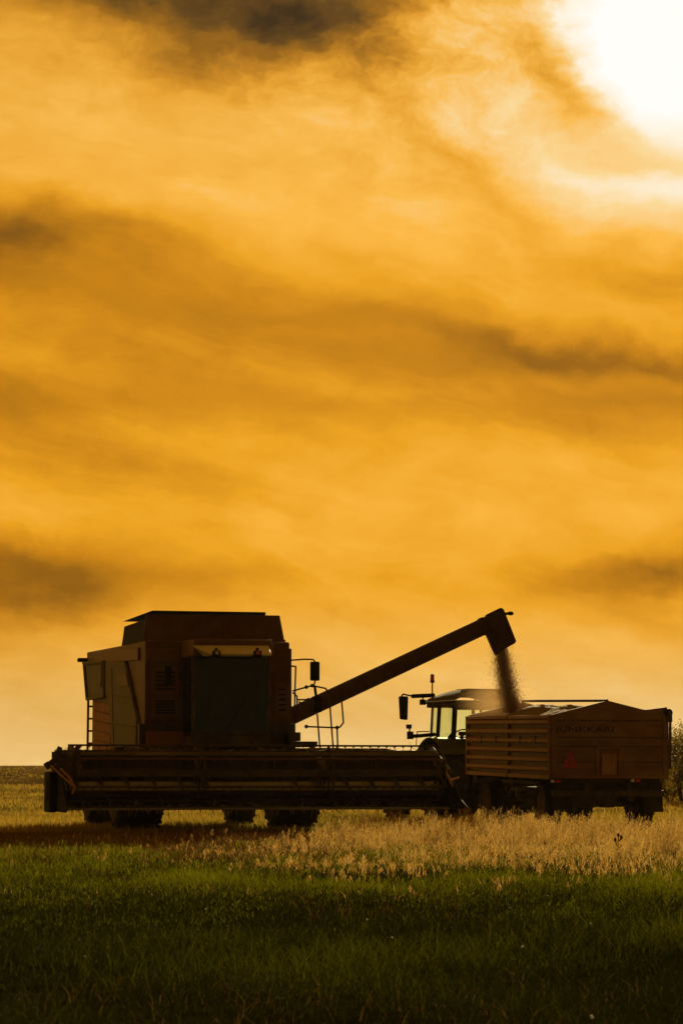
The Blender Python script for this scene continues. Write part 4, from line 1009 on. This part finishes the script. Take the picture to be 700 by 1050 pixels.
# smooth vertical course of brightness
cr_ = N.new('ShaderNodeFloatCurve'); cur = cr_.mapping.curves[0]
pts = [(-400, .36), (-120, .46), (0, .50), (60, .52), (150, .575), (215, .59), (290, .51), (340, .49), (400, .50), (480, .555), (550, .585), (610, .55), (660, .59), (720, .64), (795, .69), (900, .60)]
X0, X1 = -500., 1000.
while len(cur.points) < len(pts): cur.points.new(.5, .5)
for p, (x, y) in zip(cur.points, pts): p.location = ((x - X0) / (X1 - X0), y); p.handle_type = 'AUTO'
cr_.mapping.update()
mr = N.new('ShaderNodeMapRange'); mr.inputs['From Min'].default_value = X0; mr.inputs['From Max'].default_value = X1
val(add(B0, mul(w2, 50.0)), mr.inputs['Value']); L.new(mr.outputs[0], cr_.inputs['Value'])
lum = add(cr_.outputs[0], .026)
rx1, ry1 = rot(WX, WY, 12)
f1 = cen(noise(vec(mul(rx1, .0026), mul(ry1, .0130), 3.3), 1, 7, .55, .3))
rx2, ry2 = rot(WX, WY, 20)
f2 = cen(noise(vec(mul(rx2, .010), mul(ry2, .026), 6.1), 1, 7, .58, .2))
f3 = cen(noise(vec(mul(A_, .016), mul(B0, .024), 2.2), 1, 8, .6, .1))
lum = add(lum, mul(f1, .31), mul(f2, .09), mul(f3, .12))
tex = mth('MULTIPLY_ADD', f3, 1.6, 1.0)                             # the dark banks are themselves mottled
for bl in ((598, 112, 80, 24, -.20, 32), (566, 50, 26, 60, -.14), (660, 176, 90, 14, -.12, 20), (225, 4, 150, 44, -.44), (320, 36, 70, 30, -.22), (90, 4, 80, 16, -.16), (190, 78, 50, 34, -.13), (400, 60, 80, 30, -.11, 25), (420, -4, 80, 24, -.17), (460, 165, 120, 20, -.12, 38),
           (-10, 246, 160, 32, -.30), (175, 280, 150, 34, -.04, 8), (310, 325, 260, 40, -.05, 6), (690, 376, 170, 13, -.17, 4), (520, 352, 130, 14, -.08, 8), (690, 410, 140, 24, -.08),
           (665, 592, 100, 22, -.22), (15, 606, 120, 44, -.19), (160, 590, 140, 26, -.09), (20, 405, 180, 26, -.09), (420, 425, 220, 18, -.04, 4)):
    lum = add(lum, mul(blob(*bl), tex))
for bl in ((692, 30, 112, 102, .58, 30, 2.0), (700, 75, 120, 90, .26, 25, 1.4), (640, 165, 150, 52, .20, 14), (690, 205, 130, 24, .15), (500, 40, 110, 90, .13), (640, 120, 380, 200, .09), (120, 470, 220, 60, -.06), (250, 205, 230, 44, .06, 6), (60, 95, 120, 60, .06), (400, 530, 320, 50, .03)):
    lum = add(lum, blob(*bl))
f4 = cen(noise(vec(mul(WX, .020), mul(WY, .026), 5.5), 1, 8, .62, .0))
lum = add(lum, mul(f4, add(blob(500, 60, 180, 130, .50), blob(230, 50, 220, 70, .34), .05)))
# gold below, paler towards the horizon
def ramp(fac, stops):
    r = N.new('ShaderNodeValToRGB'); e = r.color_ramp.elements
    def lin(c): return tuple((v / 255 / 12.92) if v / 255 <= .04045 else ((v / 255 + .055) / 1.055) ** 2.4 for v in c)
    e[0].position, e[1].position = stops[0][0], stops[-1][0]
    e[0].color = (*lin(stops[0][1]), 1); e[1].color = (*lin(stops[-1][1]), 1)
    for p, c in stops[1:-1]: q = e.new(p); q.color = (*lin(c), 1)
    L.new(fac, r.inputs[0]); return r.outputs[0]
lumc = mth('MULTIPLY', lum, .8, clamp=True)                     # ramp runs over 0..1.25
gold = ramp(lumc, [(.0, (60, 42, 18)), (.16, (100, 68, 20)), (.28, (152, 97, 14)), (.38, (202, 131, 16)), (.46, (236, 161, 28)), (.55, (252, 184, 66)), (.68, (251, 216, 150)), (.80, (254, 243, 222)), (1., (255, 254, 250))])
pale = ramp(lumc, [(.0, (64, 46, 26)), (.16, (108, 76, 34)), (.28, (158, 112, 38)), (.40, (205, 150, 62)), (.49, (226, 174, 88)), (.58, (238, 196, 122)), (.68, (248, 216, 160)), (.80, (254, 240, 215)), (1., (255, 252, 245))])
mrp = N.new('ShaderNodeMapRange'); mrp.interpolation_type = 'SMOOTHSTEP'; mrp.inputs['From Min'].default_value = 590; mrp.inputs['From Max'].default_value = 760; L.new(WY, mrp.inputs['Value'])
mrt = N.new('ShaderNodeMapRange'); mrt.interpolation_type = 'SMOOTHSTEP'; mrt.inputs['From Min'].default_value = 300; mrt.inputs['From Max'].default_value = 40; mrt.inputs['To Max'].default_value = .3; L.new(WY, mrt.inputs['Value'])
mx = N.new('ShaderNodeMix'); mx.data_type = 'RGBA'; L.new(mth('MAXIMUM', mrp.outputs[0], mrt.outputs[0]), mx.inputs['Factor']); L.new(gold, mx.inputs['A']); L.new(pale, mx.inputs['B'])
# the cloud deck is bright round the sun and dim on the opposite side of the sky
sd = Vector((math.sin(R(SUN_AZ)) * math.cos(R(SUN_EL)), math.cos(R(SUN_AZ)) * math.cos(R(SUN_EL)), math.sin(R(SUN_EL))))
dp = N.new('ShaderNodeVectorMath'); dp.operation = 'DOT_PRODUCT'; L.new(nv.outputs[0], dp.inputs[0]); dp.inputs[1].default_value = sd
fo = N.new('ShaderNodeMapRange'); fo.interpolation_type = 'SMOOTHSTEP'; fo.inputs['From Min'].default_value = -.35; fo.inputs['From Max'].default_value = .95; fo.inputs['To Min'].default_value = .19; fo.inputs['To Max'].default_value = 1
L.new(dp.outputs['Value'], fo.inputs['Value'])
vm = N.new('ShaderNodeVectorMath'); vm.operation = 'SCALE'; L.new(mx.outputs['Result'], vm.inputs[0]); L.new(fo.outputs[0], vm.inputs['Scale'])
bgc = N.new('ShaderNodeBackground'); L.new(vm.outputs[0], bgc.inputs[0]); bgc.inputs[1].default_value = 1.0
sky = N.new('ShaderNodeTexSky'); sky.sky_type = 'NISHITA'; sky.sun_disc = False; sky.sun_elevation = R(SUN_EL); sky.sun_rotation = R(SUN_AZ); sky.dust_density = 4
bgs = N.new('ShaderNodeBackground'); L.new(sky.outputs[0], bgs.inputs[0]); bgs.inputs[1].default_value = .05
ms = N.new('ShaderNodeMixShader'); ms.inputs[0].default_value = .997; L.new(bgs.outputs[0], ms.inputs[1]); L.new(bgc.outputs[0], ms.inputs[2])
ow = N.new('ShaderNodeOutputWorld'); L.new(ms.outputs[0], ow.inputs[0])

sl = bpy.data.lights.new('sun', 'SUN'); sl.energy = 4.4; sl.angle = R(.8); sl.color = (1, .77, .42)
so = bpy.data.objects.new('sun', sl); COL.objects.link(so); so.rotation_euler = (-sd).to_track_quat('-Z', 'Y').to_euler(); so.location = (5, 60, 30)

# ================================================================== CAMERA
cam = bpy.data.cameras.new('camera'); co = bpy.data.objects.new('camera', cam); COL.objects.link(co)
co.location = (0, 0, CAM_H); co.rotation_euler = (math.pi / 2 + TILT, 0, 0)
cam.sensor_fit = 'VERTICAL'; cam.sensor_height = 36; cam.sensor_width = 24; cam.lens = F / 1050 * 36
cam.clip_start = .1; cam.clip_end = 6000
cam.dof.use_dof = True; cam.dof.focus_distance = 53; cam.dof.aperture_fstop = 9
sc.camera = co
sc.view_settings.view_transform = 'Standard'; sc.view_settings.look = 'None'; sc.view_settings.exposure = 0; sc.view_settings.gamma = 1
sc.render.engine = 'CYCLES'; sc.cycles.use_denoising = True; sc.cycles.caustics_reflective = False; sc.cycles.caustics_refractive = False; sc.cycles.max_bounces = 8; sc.cycles.transparent_max_bounces = 16
sc.cycles.volume_step_rate = 2; sc.cycles.sample_clamp_indirect = 4
